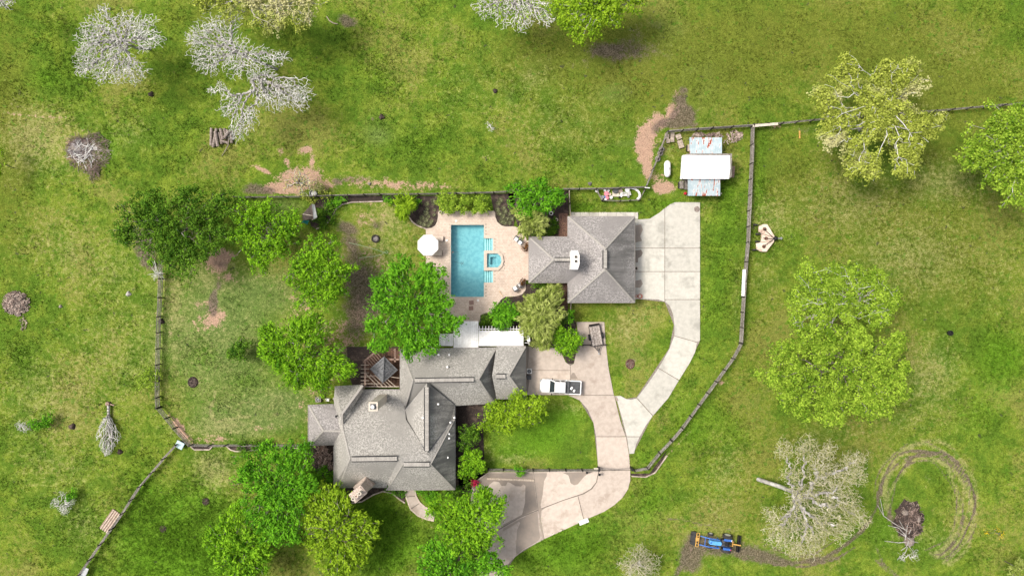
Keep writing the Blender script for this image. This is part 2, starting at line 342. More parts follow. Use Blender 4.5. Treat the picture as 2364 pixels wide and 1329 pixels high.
# ground colour channels: blobs (cx, cy, rx, ry, amplitude[, degrees]) and strokes
BL = {
'dirt': [(690, 415, 38, 28, 1.3), (650, 435, 42, 14, 1.2), (725, 405, 20, 16, .9), (710, 345, 14, 11, .9), (647, 349, 8, 9, .8), (720, 375, 7, 20, .8), (610, 394, 26, 7, .9, 28), (663, 375, 6, 18, .8, -25),
         (1496, 305, 24, 26, 1.0), (1490, 345, 22, 34, 1.15), (1494, 390, 12, 26, 1.0), (1478, 330, 14, 22, .8), (1524, 282, 20, 16, .8), (1548, 262, 14, 12, .8), (1560, 218, 12, 12, .6), (1515, 275, 18, 16, .8), (1555, 255, 28, 24, .55), (1533, 434, 24, 15, 1.3), (1520, 415, 30, 26, .5),
         (500, 605, 28, 24, 1.0), (520, 590, 26, 20, .8), (480, 700, 26, 10, .55, 30), (497, 730, 26, 22, .75), (455, 700, 18, 10, .5), (190, 350, 60, 46, .52), (415, 990, 10, 44, .95, -38),
         (490, 1012, 44, 14, .62), (860, 422, 90, 16, .42), (950, 430, 90, 14, .38), (810, 410, 36, 14, .45), (390, 752, 10, 44, .42), (1795, 292, 34, 10, .5), (1090, 425, 6, 30, .4), (1120, 360, 26, 14, .4), (1000, 1215, 60, 14, .3, 30), (1670, 1235, 52, 10, .42, 8), (1595, 1268, 8, 20, .55), (1500, 860, 10, 6, .3), (2140, 1120, 16, 12, .4),
         (720, 760, 110, 60, .40), (690, 700, 40, 30, .45), (840, 720, 50, 70, .42), (860, 600, 55, 45, .44), (845, 500, 70, 35, .44), (800, 790, 60, 60, .44), (770, 870, 120, 20, .4), (480, 745, 46, 24, .55), (520, 640, 26, 20, .5), (700, 350, 20, 16, .4), (755, 425, 30, 20, .5), (900, 425, 120, 14, .45), (1010, 430, 60, 10, .4), (570, 640, 60, 20, .32), (600, 985, 80, 20, .34), (700, 950, 30, 50, .35), (1330, 830, 10, 10, .0), (330, 620, 28, 18, .4), (730, 900, 25, 30, .5), (1660, 880, 18, 10, .5), (1455, 840, 12, 12, .6), (960, 1180, 30, 20, .35), (1980, 1000, 30, 12, .35)],
'mud': [(1400, 115, 60, 22, .5), (1480, 60, 60, 40, .35), (720, 440, 160, 10, .42), (1176, 335, 14, 10, .5), (1660, 1262, 70, 26, .66, 8), (1595, 1278, 34, 50, .72), (1745, 1278, 90, 26, .62, 12), (1900, 1290, 80, 16, .5), (1480, 110, 110, 50, .36), (1330, 150, 60, 30, .32), (470, 715, 34, 18, .4), (505, 610, 30, 14, .5), (1577, 266, 30, 24, 1.0), (1545, 284, 34, 14, .9), (1515, 296, 16, 18, .6), (1568, 232, 22, 22, .7), (1578, 208, 16, 12, .55), (1600, 290, 30, 10, .5), (820, 415, 60, 16, .5), (600, 440, 50, 12, .6), (800, 48, 34, 18, .75, 20), (335, 580, 26, 34, .9), (350, 610, 24, 20, .6), (492, 700, 11, 34, .95), (505, 655, 12, 16, .55), (800, 525, 34, 18, .75, 15), (868, 520, 24, 14, .6), (810, 560, 30, 20, .55), (780, 420, 16, 14, .6), (590, 430, 40, 14, .55),
        (835, 640, 60, 45, .6), (850, 690, 55, 55, .7), (825, 740, 55, 65, .55), (800, 830, 40, 40, .6), (830, 590, 60, 30, .5), (1470, 120, 90, 30, .33), (1400, 130, 60, 26, .35), (40, 240, 40, 60, .35), (20, 480, 60, 130, .3), (185, 345, 34, 28, .75), (1640, 90, 20, 20, .2), (860, 275, 8, 8, .6), (165, 985, 14, 8, .7), (310, 540, 50, 20, .5), (372, 740, 8, 14, .5), (345, 750, 6, 10, .5),
        (1455, 832, 14, 5, .7), (1870, 300, 60, 14, .5), (1595, 1290, 26, 28, .45), (2140, 1100, 10, 10, .5), (2095, 1200, 34, 46, .9), (1600, 260, 20, 20, .4), (445, 882, 14, 12, .9), (1740, 450, 6, 140, .4), (1565, 950, 8, 160, .35, 38)],
'dry': [(500, 790, 130, 150, .34), (640, 930, 90, 60, .38), (400, 700, 30, 90, .4), (120, 1080, 120, 80, .32), (250, 620, 120, 80, .3), (1760, 640, 40, 120, .3), (100, 330, 130, 90, .5), (60, 300, 60, 60, .4), (120, 920, 160, 120, .4), (280, 800, 140, 150, .35), (480, 640, 80, 50, .5), (640, 640, 60, 40, .3), (500, 990, 120, 26, .55), (520, 950, 80, 30, .3), (900, 500, 70, 60, .5), (860, 580, 90, 60, .45), (1440, 760, 60, 40, .45), (1480, 720, 50, 40, .3), (500, 1090, 60, 50, .6), (470, 1060, 40, 40, .4), (1100, 200, 200, 120, .22), (1300, 300, 140, 100, .3),
        (1950, 470, 160, 90, .42), (2110, 600, 170, 110, .45), (2190, 420, 120, 60, .5), (2150, 860, 80, 90, .5), (1920, 1000, 130, 30, .3), (2090, 960, 120, 60, .3), (1680, 1080, 60, 70, .4), (1640, 1180, 90, 60, .3), (1780, 500, 60, 60, .4), (1530, 345, 40, 40, .4), (2110, 270, 60, 60, .3), (1230, 180, 60, 40, .3), (2120, 1240, 120, 40, .35), (400, 780, 26, 120, .35), (640, 800, 50, 60, .2), (300, 300, 80, 60, .3), (330, 170, 60, 60, .15), (200, 1210, 60, 80, .35), (1180, 1060, 60, 14, .5), (1130, 1035, 30, 18, .3), (1320, 940, 30, 20, .4), (1620, 500, 20, 200, .2), (1700, 690, 12, 120, .3), (130, 560, 120, 90, .3), (870, 680, 40, 90, .35), (2300, 640, 80, 120, .25), (2200, 130, 120, 60, .2)],
'lush': [(470, 820, 50, 40, .5), (560, 880, 40, 24, .45), (430, 880, 24, 20, .4), (110, 180, 40, 30, .5), (150, 60, 60, 30, .4), (890, 180, 60, 40, .4), (1000, 330, 60, 40, .4), (420, 1230, 180, 110, .9), (880, 1240, 90, 90, .9), (480, 300, 140, 120, .25), (170, 180, 90, 90, .3), (40, 200, 50, 50, .3), (250, 340, 30, 60, .55), (840, 110, 120, 90, .3), (1700, 500, 60, 140, .4), (1660, 600, 40, 160, .35), (1640, 720, 40, 100, .4), (1560, 930, 50, 80, .35), (1600, 1010, 60, 60, .5), (1640, 960, 60, 50, .4), (1755, 440, 20, 100, .5), (1760, 330, 20, 40, .4), (2310, 830, 70, 90, .8), (2250, 960, 90, 60, .5), (2200, 1160, 60, 60, .4), (2040, 1230, 40, 60, .5), (2130, 1260, 60, 30, .4), (1350, 1230, 140, 70, .75), (1270, 1290, 120, 40, .6), (1500, 1160, 60, 60, .6), (1480, 1060, 50, 30, .5), (400, 1250, 160, 90, .8), (330, 1130, 50, 60, .6), (470, 1180, 60, 60, .55), (450, 1310, 160, 40, .5), (870, 1200, 70, 40, .7), (900, 1270, 70, 60, .7), (1240, 1000, 90, 60, .75), (1300, 960, 60, 30, .6), (1200, 1040, 80, 30, .6), (590, 1290, 60, 30, .5), (330, 650, 30, 60, .3), (60, 830, 40, 60, .4), (60, 1010, 50, 40, .3), (1340, 480, 60, 16, .7), (1450, 485, 60, 14, .4), (1540, 470, 40, 12, .6), (1560, 420, 16, 60, .2), (1680, 440, 24, 60, .5), (1200, 590, 60, 40, .0), (1420, 715, 80, 16, .25), (1420, 880, 30, 50, .35), (620, 330, 60, 40, .3), (920, 340, 100, 60, .3), (1310, 380, 40, 50, .4), (1830, 545, 50, 30, .5), (2320, 1120, 60, 60, .2), (2290, 1290, 60, 30, .4), (1700, 1010, 40, 60, .4), (640, 800, 160, 110, .0), (500, 430, 60, 20, .2), (1130, 420, 90, 30, .3), (320, 40, 100, 30, .3), (2330, 60, 60, 60, .2)],
'cool': [(500, 780, 150, 170, .9), (600, 680, 110, 60, .8), (560, 960, 140, 60, .8), (650, 940, 80, 60, .8), (640, 480, 70, 30, .7), (860, 300, 60, 50, .35), (875, 315, 36, 26, .55), (880, 250, 60, 40, .2), (1420, 215, 50, 30, .45), (1620, 200, 70, 120, .3), (1540, 60, 60, 60, .35), (1240, 160, 60, 60, .3), (1180, 230, 20, 30, .4), (110, 250, 120, 80, .2), (1460, 820, 60, 40, .4), (1400, 230, 90, 40, .2), (1450, 330, 60, 10, .4, -8), (360, 600, 60, 60, .3), (1380, 1170, 60, 20, .0), (1250, 970, 60, 20, .2), (180, 60, 60, 60, .15), (160, 590, 26, 50, .35), (400, 1060, 50, 30, .15), (740, 500, 40, 20, .4)],
'olive': [(20, 300, 60, 300, .7), (1450, 90, 160, 60, .7), (1180, 330, 60, 60, .35), (480, 30, 120, 60, .5), (700, 240, 80, 60, .3), (1900, 80, 460, 120, .8), (1600, 160, 300, 120, .75), (1250, 130, 180, 80, .6), (1450, 160, 160, 90, .4), (2200, 200, 200, 120, .75), (1700, 330, 120, 60, .3), (1350, 280, 200, 120, .4), (2150, 330, 120, 120, .45), (2000, 500, 240, 120, .6), (2200, 600, 200, 180, .6), (1830, 400, 80, 100, .6), (2050, 900, 160, 160, .3), (1750, 700, 80, 260, .4), (1700, 900, 80, 100, .4), (1930, 1000, 200, 80, .4), (2250, 440, 100, 60, .4), (1720, 1150, 80, 160, .4), (1570, 330, 40, 80, .3), (1620, 340, 140, 60, .3), (1500, 1120, 60, 60, .2), (1780, 1020, 60, 60, .3), (40, 480, 80, 200, .4), (30, 250, 60, 100, .5), (480, 40, 100, 80, .2), (800, 200, 80, 80, .1), (1380, 760, 40, 60, .3), (830, 650, 80, 160, .55), (1350, 720, 60, 20, .5), (1440, 700, 60, 14, .4)]}
STROKES = {'dirt': [([(0, 258), (60, 268), (150, 272)], 5, .55), ([(365, 640), (362, 780), (366, 880)], 5, .4), ([(1600, 990), (1540, 1050), (1510, 1085)], 4, .5), ([(1715, 800), (1690, 830), (1640, 900), (1590, 965)], 5, .4)],
           'mud': [([(1742, 300), (1735, 560), (1726, 640), (1722, 780)], 4, .3)], 'dry': [([(495, 905), (492, 930), (485, 940), (490, 965), (505, 972), (530, 965)], 3, .9), ([(530, 968), (560, 962), (575, 962)], 3, .7), ([(488, 922), (486, 950), (500, 975)], 3, .6), ([(560, 925), (590, 935), (600, 940)], 3, .7), ([(500, 985), (560, 980)], 4, .5)]}
def ring(cx, cy, rx, ry, a0, a1, n=40):
    o = []
    for i in range(n + 1):
        a = a0 + (a1 - a0) * i / n; f = 1 + .035 * math.sin(a * .05 + rx) + .025 * math.sin(a * .11 + ry); o.append((cx + rx * f * math.cos(R(a)), cy + ry * f * math.sin(R(a))))
    return o
for k in range(5): STROKES['mud'].append((ring(2132 + 4 * (k % 2), 1168, 76 + k * 11, 104 + k * 10, -205 + k * 8, 85 - k * 5), 3.4, .66 - .07 * (k % 3))); STROKES['dry'].append((ring(2134, 1168, 80 + k * 11, 108 + k * 10, -195 + k * 12, 80 - k * 4), 6, .62))
for k in range(2): STROKES['mud'].append((ring(2138, 1165, 97 + k * 12, 122 + k * 6, -140 + 20 * k, 60), 3, .55))
STROKES['mud'] += [([(2035, 1120), (2020, 1180), (1990, 1230), (1930, 1275)], 5, .6), ([(2022, 1260), (2040, 1300), (2075, 1330)], 5, .55), ([(1600, 1240), (1660, 1262), (1740, 1275), (1830, 1300), (1900, 1290), (1960, 1250), (2010, 1200)], 6, .62), ([(1760, 1250), (1830, 1285), (1880, 1278), (1940, 1240)], 4, .55), ([(1560, 1329), (1590, 1270), (1640, 1240)], 9, .6), ([(2020, 1290), (2050, 1320), (2090, 1340)], 5, .5), ([(1540, 1195), (1600, 1205), (1700, 1225)], 4, .5)]
STROKES['mud'] += [([(1785, 1302), (1860, 1308), (1930, 1290), (1975, 1262)], 3, .7), ([(1700, 1285), (1790, 1300)], 3, .5), ([(1540, 1200), (1580, 1198), (1620, 1212)], 3, .5)]
def channels(X, Y):
    out = {}
    for ch in ('dirt', 'mud', 'dry', 'lush', 'cool', 'olive'):
        m = np.zeros(X.shape, np.float32)
        for bl in BL[ch]:
            cx, cy, rx, ry, a = bl[:5]; th = R(bl[5]) if len(bl) > 5 else 0
            dx = X - cx; dy = Y - cy; u = (dx * math.cos(th) + dy * math.sin(th)) / rx; v = (-dx * math.sin(th) + dy * math.cos(th)) / ry
            g = a * np.exp(-(u * u + v * v) * .9); m = np.maximum(m, g) + .35 * np.minimum(m, g)
        for pts, wd, a in STROKES.get(ch, []):
            bx = [min(p[0] for p in pts) - 4 * wd, max(p[0] for p in pts) + 4 * wd, min(p[1] for p in pts) - 4 * wd, max(p[1] for p in pts) + 4 * wd]
            sel = np.where((X > bx[0]) & (X < bx[1]) & (Y > bx[2]) & (Y < bx[3]))
            if not len(sel[0]): continue
            xs = X[sel]; ys = Y[sel]; dm = np.full(xs.shape, 1e9)
            for (x0, y0), (x1, y1) in zip(pts, pts[1:]):
                L = (x1 - x0) ** 2 + (y1 - y0) ** 2 + 1e-6; t = np.clip(((xs - x0) * (x1 - x0) + (ys - y0) * (y1 - y0)) / L, 0, 1)
                dm = np.minimum(dm, (xs - x0 - t * (x1 - x0)) ** 2 + (ys - y0 - t * (y1 - y0)) ** 2)
            g = a * np.exp(-dm / wd ** 2); m[sel] = np.maximum(m[sel], g) + .3 * np.minimum(m[sel], g)
        out[ch] = np.clip(m, 0, 1.4)
    return out
def gattrs(X, Y):
    c = channels(X, Y); o = np.ones(X.shape)
    return {'soil': np.stack([c['dirt'], c['mud'], c['dry'], o], -1).reshape(-1, 4), 'growth': np.stack([c['lush'], c['cool'], c['olive'], o], -1).reshape(-1, 4)}
def ground_colour(b):
    s1 = b.n('SeparateColor'); b.set(s1.inputs[0], b.attr('soil').outputs['Color']); s2 = b.n('SeparateColor'); b.set(s2.inputs[0], b.attr('growth').outputs['Color'])
    dirt, mud, dry = s1.outputs; lush, cool, olive = s2.outputs
    big = b.noise(.075, 4, .55); mid = b.noise(.42, 6, .68, off=(3, 8, 0)); small = b.noise(1.7, 5, .7, off=(9, 1, 0)); fine = b.noise(5.5, 4, .75, off=(1, 5, 0))
    col = b.mix(b.rng(b.math('ADD', mid, b.math('MULTIPLY', b.math('SUBTRACT', big, .5), .7)), .36, .66), (.080, .146, .015), (.162, .220, .026))
    col = b.mix(b.math('MULTIPLY', b.rng(b.math('ADD', big, b.math('MULTIPLY', b.math('SUBTRACT', small, .5), .5)), .50, .64), .62), col, (.20, .19, .055))
    f = b.math('MULTIPLY', b.rng(b.math('ADD', olive, b.math('MULTIPLY', b.math('SUBTRACT', mid, .5), 1.0)), .1, .9), .8); col = b.mix(f, col, (.122, .142, .022))
    f = b.math('MULTIPLY', b.rng(b.math('ADD', cool, b.math('MULTIPLY', b.math('SUBTRACT', mid, .5), .8)), .1, .9), .8); col = b.mix(f, col, (.118, .172, .048))
    f = b.math('MULTIPLY', b.rng(b.math('ADD', lush, b.math('MULTIPLY', b.math('SUBTRACT', mid, .5), .9)), .15, .85), .85); col = b.mix(f, col, (.098, .212, .014))
    spk = b.math('ADD', b.math('MULTIPLY', b.math('SUBTRACT', small, .5), 1.5), b.math('MULTIPLY', b.math('SUBTRACT', fine, .5), 1.0))
    f = b.rng(b.math('ADD', b.math('ADD', dry, spk), b.math('MULTIPLY', b.math('SUBTRACT', mid, .5), .7)), .18, .85); col = b.mix(b.math('MULTIPLY', f, .6), col, (.30, .275, .125))
    # broad-leaf weeds and small dark holes in the turf
    wd = b.rng(b.math('ADD', b.noise(1.1, 5, .7, off=(20, 4, 0)), b.math('MULTIPLY', b.math('SUBTRACT', big, .5), .3)), .58, .64); col = b.mix(b.math('MULTIPLY', wd, .55), col, (.060, .165, .012))
    spot = b.rng(b.noise(.9, 3, .6, off=(31, 2, 0)), .675, .715); col = b.mix(b.math('MULTIPLY', spot, .75), col, (.05, .05, .035))
    mudm = b.math('ADD', mud, b.math('MULTIPLY', b.math('SUBTRACT', small, .5), .5)); f = b.rng(b.math('ADD', mudm, b.math('ADD', b.math('MULTIPLY', b.math('SUBTRACT', mid, .5), .9), b.math('MULTIPLY', b.math('SUBTRACT', fine, .5), .5))), .34, .66)
    f2 = b.rng(b.math('ADD', b.math('ADD', dirt, b.math('MULTIPLY', b.math('SUBTRACT', b.noise(.8, 5, .65, off=(40, 7, 0)), .5), 1.3)), b.math('ADD', b.math('MULTIPLY', b.math('SUBTRACT', small, .5), 1.2), b.math('MULTIPLY', b.math('SUBTRACT', fine, .5), 1.2))), .40, .72)
    soil = b.mix(b.rng(small, .35, .65), (.42, .285, .205), (.33, .215, .155)); col = b.mix(f2, col, soil)
    col = b.mix(b.math('MULTIPLY', f, .85), col, b.mix(b.rng(fine, .4, .6), (.085, .062, .050), (.155, .118, .098)))
    k = b.math('ADD', b.math('MULTIPLY', b.rng(fine, .3, .7, -.42, .42, False), 1.0), b.math('MULTIPLY', b.rng(b.noise(13, 2, .7), .3, .7, -.22, .22, False), 1.0))
    col = b.scale(col, b.math('ADD', k, b.rng(small, .3, .7, .78, 1.24, False)))
    return col, fine, small
b = NB('meadow_ground'); col, fine, small = ground_colour(b); M['ground'] = b.done(col, .95, bump=b.math('ADD', fine, b.math('MULTIPLY', small, 2.0)), bstr=.6, bdist=.12, spec=.02)
b = NB('grass_blades'); col, fine, small = ground_colour(b); col = b.scale(col, b.rng(b.attr('tone').outputs['Fac'], 0, 1, .62, 1.6, False)); M['grass'] = b.done(col, .8, spec=.03, transl=.3)

def axis(a, b_, st, far):
    core = list(np.arange(a, b_ + 1e-6, st)); o = []; s_ = st; x = core[-1]
    while x < far: s_ *= 1.35; x += s_; o.append(x)
    o2 = []; s_ = st; x = core[0]
    while x > -far: s_ *= 1.35; x -= s_; o2.append(x)
    return np.array(o2[::-1] + core + o)
gx = axis(-78, 78, .3, 2500); gy = axis(-45, 45, .3, 2500)
GX, GY = np.meshgrid(gx, gy); PX = GX * S + 1182; PY = 664.5 - GY * S
inner = (np.abs(GX) < 77) & (np.abs(GY) < 44)
Z = np.zeros(GX.shape); Z += inner * (.05 * np.sin(GX * .7 + 1.3 * np.sin(GY * .5)) * np.sin(GY * .83) - .05)
hard = np.zeros(GX.shape, bool)
for p_ in HARD: hard |= pip(p_, PX, PY)
Z[hard] = -.09
nx = len(gx); ny = len(gy); idx = np.arange(nx * ny).reshape(ny, nx)
F = np.stack([idx[:-1, :-1], idx[:-1, 1:], idx[1:, 1:], idx[1:, :-1]], -1).reshape(-1, 4)
cx = (GX[:-1, :-1] + GX[1:, 1:]).ravel() / 2 * S + 1182; cy = 664.5 - (GY[:-1, :-1] + GY[1:, 1:]).ravel() / 2 * S
hole = (cx > 1033) & (cx < 1166) & (cy > 510) & (cy < 694)
ch_ = gattrs(PX, PY)
g = fromnp('ground', npmesh('ground', np.stack([GX, GY, Z], -1).reshape(-1, 3), F[~hole], None, 4, ch_), M['ground'], smooth=True); tag(g, 'open grassy ground with worn bare patches', kind='structure')

# grass tufts and weeds: real blades standing on the ground
N = 150000
tx = rng.uniform(-10, 2374, N * 2); ty = rng.uniform(-10, 1340, N * 2); c = channels(tx, ty)
lawn = pip([(1112, 930), (1260, 912), (1312, 912), (1357, 945), (1375, 1000), (1381, 1080), (1120, 1080)], tx, ty) | pip([(1320, 700), (1466, 692), (1556, 750), (1470, 917), (1418, 912), (1398, 745)], tx, ty)
dens = .35 + c['lush'] * .8 + c['olive'] * .2 - c['dirt'] * 1.2 - c['mud'] * .9
patch = .5 + .5 * np.sin(tx * .021 + 2 * np.sin(ty * .017)) * np.sin(ty * .024 + 1.7 * np.sin(tx * .013)); dens *= .35 + patch
dens[lawn] *= .5
keep = rng.uniform(0, 1, N * 2) < dens
bad = np.zeros(tx.shape, bool)
for p_ in HARD + BEDS: bad |= pip(p_, tx, ty)
keep &= ~bad; tx = tx[keep][:N]; ty = ty[keep][:N]; lw = lawn[keep][:N]; lu = c['lush'][keep][:N]; n = len(tx)
X0 = (tx - 1182) / S; Y0 = (664.5 - ty) / S; K = 3
base = np.repeat(np.stack([X0, Y0, np.full(n, -.1)], -1), K, 0) + np.c_[rng.normal(0, .07, (n * K, 2)), np.zeros(n * K)]
ang = rng.uniform(0, 2 * np.pi, n * K); hgt = np.repeat(np.where(lw, .1, .15 + .22 * lu) * rng.uniform(.6, 1.3, n), K); lean = rng.uniform(.6, 1.6, n * K)[:, None]
dr = np.stack([np.cos(ang), np.sin(ang)], -1); wd_ = .035 + .03 * rng.uniform(0, 1, n * K)[:, None]; pr = np.stack([-dr[:, 1], dr[:, 0]], -1)
v0 = base.copy(); v0[:, :2] -= pr * wd_; v1 = base.copy(); v1[:, :2] += pr * wd_
v2 = base.copy(); v2[:, :2] += dr * hgt[:, None] * lean; v2[:, 2] += hgt + .04
V = np.stack([v0, v1, v2], 1).reshape(-1, 3); Fg = np.arange(len(V)).reshape(-1, 3)
at = gattrs(V[:, 0] * S + 1182, 664.5 - V[:, 1] * S)
tn = np.repeat(np.clip(np.repeat(rng.uniform(0, 1, n), K) + rng.normal(0, .15, n * K), 0, 1), 3)
o = fromnp('grass', npmesh('grass', V, Fg, tn, 3, at), M['grass']); tag(o, 'tufts of meadow grass and weeds over the whole ground', kind='stuff')

# paved surfaces
def paving(name, polys, m, label, z=.06, th=.14, piece='slab'):
    root = thing(name, None, None, (0, 0, 0)); root['kind'] = 'structure'; root['label'] = label
    for q in polys: fromMB(piece, MB().slab(px(q, z), th, tone=random.random()), M[m], root)
    return root
newd = paving('driveway', NEW, 'conc_new', 'pale grey concrete driveway curving from the detached garage')
oldd = paving('driveway', OLD, 'conc_old', 'pinkish older concrete driveway and loop beside the house', z=.065)
paving('joint_bed', [[(1468, 507.5), (1500, 505.5), (1525, 490), (1536, 481), (1558, 468), (1615, 468), (1615, 789), (1600, 820), (1507, 958), (1465, 1040), (1453, 1045), (1422, 915), (1447, 920), (1470, 916), (1545, 804), (1556, 750), (1535, 697), (1466, 689)], [(1215, 800), (1262, 800), (1283, 806), (1306, 838), (1324, 840), (1332, 815), (1335, 745), (1394, 745), (1403, 850), (1452, 1085), (1453, 1108), (1437, 1146), (1395, 1179), (1256, 1242), (1190, 1283), (1146, 1350), (1100, 1350), (1128, 1290), (1090, 1180), (1095, 1115), (1130, 1090), (1382, 1086), (1370, 976), (1338, 924), (1310, 910), (1215, 910)]], 'joint', 'dark earth showing in the joints of the driveways', z=.035, th=.1, piece='joint_fill')
def strip(n, x0, x1): return [(x0 + (x1 - x0) * i / n, x0 + (x1 - x0) * (i + 1) / n - .6) for i in range(n)]
paving('walkway', [[(a, 490), (b_, 490), (b_, 503), (a, 503)] for a, b_ in strip(7, 1319, 1466)] + [[(1466, 490), (1473, 490), (1473, 505.5), (1466, 505.5)]], 'conc_new', 'narrow concrete walkway along the north wall of the garage')
ENT = [ENTRY[:2] + [(959, 1143), (938, 1145)], [(959, 1145), (968, 1160), (949, 1172), (940, 1156), (938, 1147)], [(969, 1161.5), (981, 1171), (1004, 1180), (1002, 1200), (984, 1196), (965, 1188), (950, 1175)]]
paving('joint_bed', [ENTRY], 'joint', 'dark joints under the curved entry path', z=.05, piece='joint_fill'); en = paving('entry_path', ENT, 'conc_old', 'curved pinkish entry path leading from the front door', z=.07)
def border(pts, w_, z, m, name, parent, closed=False, h=.08, n=1.2):
    ps = [P(a, b_) for a, b_ in pts]; ps = ps + [ps[0]] if closed else ps; dist = 0; out = []
    for a, b_ in zip(ps, ps[1:]):
        L = (b_ - a).length; k = max(1, int(L / n))
        for i in range(k):
            p0 = a.lerp(b_, i / k); p1 = a.lerp(b_, (i + .96) / k); out.append((p0, p1))
    mb = MB()
    for i, (p0, p1) in enumerate(out): mb.bar((p0.x, p0.y, z), (p1.x, p1.y, z), w_, h, tone=random.random())
    o = fromMB(name, mb, M[m], parent); o['kind'] = 'stuff'; return o
border([(958, 1124), (960, 1143), (969, 1159), (982, 1170), (1004, 1179)], .2, .07, 'coping', 'edging', en, n=.4); border([(934, 1124), (938, 1147), (948, 1174), (965, 1189), (984, 1197), (1002, 1201)], .2, .07, 'coping', 'edging', en, n=.4)
# damp patches lie on the old drive
DAMP = [[(1232, 1091), (1263, 1091), (1262, 1098), (1256, 1110), (1253, 1140), (1248, 1165), (1250, 1174), (1262, 1169), (1250, 1178), (1249, 1200), (1256, 1243), (1252, 1242), (1244, 1185)],
 [(1128, 1091), (1230, 1091), (1241, 1175), (1216, 1184), (1205, 1188), (1212, 1160), (1213, 1120), (1208, 1117), (1203, 1122), (1190, 1121), (1178, 1114), (1172, 1112), (1168, 1120), (1158, 1121), (1152, 1112), (1140, 1110), (1125, 1122), (1112, 1130), (1095, 1135), (1092, 1115)],
 [(1241, 1179), (1244, 1220), (1247, 1240), (1240, 1250), (1210, 1266), (1192, 1281), (1191, 1262), (1194, 1222), (1201, 1206), (1198, 1203), (1185, 1212), (1161, 1226), (1162, 1219), (1201, 1197)],
 [(1298, 1090), (1370, 1088), (1358, 1093), (1350, 1098), (1343, 1106), (1334, 1117), (1325, 1119), (1317, 1114), (1315, 1105), (1312, 1096)], [(1205, 1187), (1241, 1177), (1201, 1193), (1161, 1215), (1162, 1210)],
 [(1316, 868), (1322, 860), (1326, 860), (1334, 874), (1316, 874)], [(1419, 914), (1425, 916), (1428, 924), (1423, 926)], [(1214, 800), (1222, 800), (1220, 830), (1217, 855), (1214, 855)], [(1214, 858), (1219, 858), (1222, 880), (1218, 905), (1214, 911)]]
for q in DAMP: fromMB('damp_patch', MB().slab(px(q, .0695), .003, tone=random.random(), down=False), M['conc_damp'], oldd)
DAMP2 = [[(1467, 520), (1480, 518), (1484, 530), (1478, 545), (1482, 556), (1467, 560)], [(1467, 578), (1480, 576), (1484, 584), (1480, 592), (1473, 596), (1473, 606), (1467, 606)], [(1467, 648), (1480, 645), (1484, 655), (1478, 664), (1467, 664)]]
for q in DAMP2: fromMB('damp_patch', MB().slab(px(q, .0655), .003, tone=random.random(), down=False), M['conc_damp'], newd)
fromMB('kerb_beam', MB().bar(P(1124, 1104, .14), P(1233, 1108, .14), .28, .16), M['wood_pale'], oldd)

beds = thing('planting_beds', 'dark mulched planting beds round the house and pool', None, (0, 0, 0)); beds['kind'] = 'structure'
for q in BEDS: fromMB('mulch_bed', MB().slab(px(q, .02), .12), M['mulch'], beds)
# bed edging stones
for q in ([(944, 500), (952, 512), (964, 521), (985, 529)], [(812, 467), (884, 465)], [(812, 467), (790, 472), (775, 484), (767, 503), (750, 521), (730, 529)], [(523, 1028), (532, 1037), (545, 1041), (565, 1040), (600, 1037)], [(600, 1037), (640, 1032), (690, 1034)], [(441, 1030), (449, 1037), (484, 1037), (490, 1030)], [(1458, 1098), (1490, 1100), (1512, 1090), (1540, 1050)],
          [(812, 1160), (835, 1157), (862, 1141), (884, 1133), (905, 1137), (918, 1148), (935, 1160)]):
    border(q, .16, .06, 'stone', 'edging_stone', beds, n=.35, h=.16)
paving('planter_strip', [[(1290, 492), (1311, 492), (1311, 546), (1290, 546)], [(1290, 654), (1311, 654), (1311, 715), (1290, 715)]], 'leaf_litter', 'brown leaf covered side paths at the garage corners', z=.05, piece='side_path')

# ---------------------------------------------------------------- pool, spa, patio
patio = thing('patio', 'peach paver patio surrounding the swimming pool', None, (0, 0, 0)); patio['kind'] = 'structure'
COP = [(1037, 515), (1121, 515), (1121, 546), (1142, 546), (1142, 579), (1163, 579), (1165, 624), (1142, 624), (1142, 656), (1121, 656), (1121, 689), (1037, 689)]
fromMB('paving_bed', MB().slab(px(PATIO, .03), .08, holes=[px(COP, .03)]), M['joint'], patio)
pc = []; g_ = 3.75
for i in range(70):
    for j in range(75):
        cx_ = 984 + i * g_ + (0 if j % 2 else g_ / 2); cy_ = 488 + j * g_; pc.append((cx_, cy_))
pc = np.array(pc); ok = pip(PATIO, pc[:, 0], pc[:, 1]) & ~pip(COP, pc[:, 0], pc[:, 1])
mb = MB()
for x_, y_ in pc[ok]:
    p = P(x_, y_); hx = g_ / S * .47; z_ = .06 + random.uniform(-.003, .003); t = random.random(); hy = hx
    mb.add([(p.x - hx, p.y - hy, z_), (p.x + hx, p.y - hy, z_), (p.x + hx, p.y + hy, z_), (p.x - hx, p.y + hy, z_), (p.x - hx, p.y - hy, .03), (p.x + hx, p.y - hy, .03), (p.x + hx, p.y + hy, .03), (p.x - hx, p.y + hy, .03)], [(0, 1, 2, 3), (0, 4, 5, 1), (1, 5, 6, 2), (2, 6, 7, 3), (3, 7, 4, 0)], t)
o = fromMB('paver', mb, M['paver'], patio); o['kind'] = 'stuff'
border(PATIO, .22, .05, 'coping', 'border_stone', patio, True, n=.3)
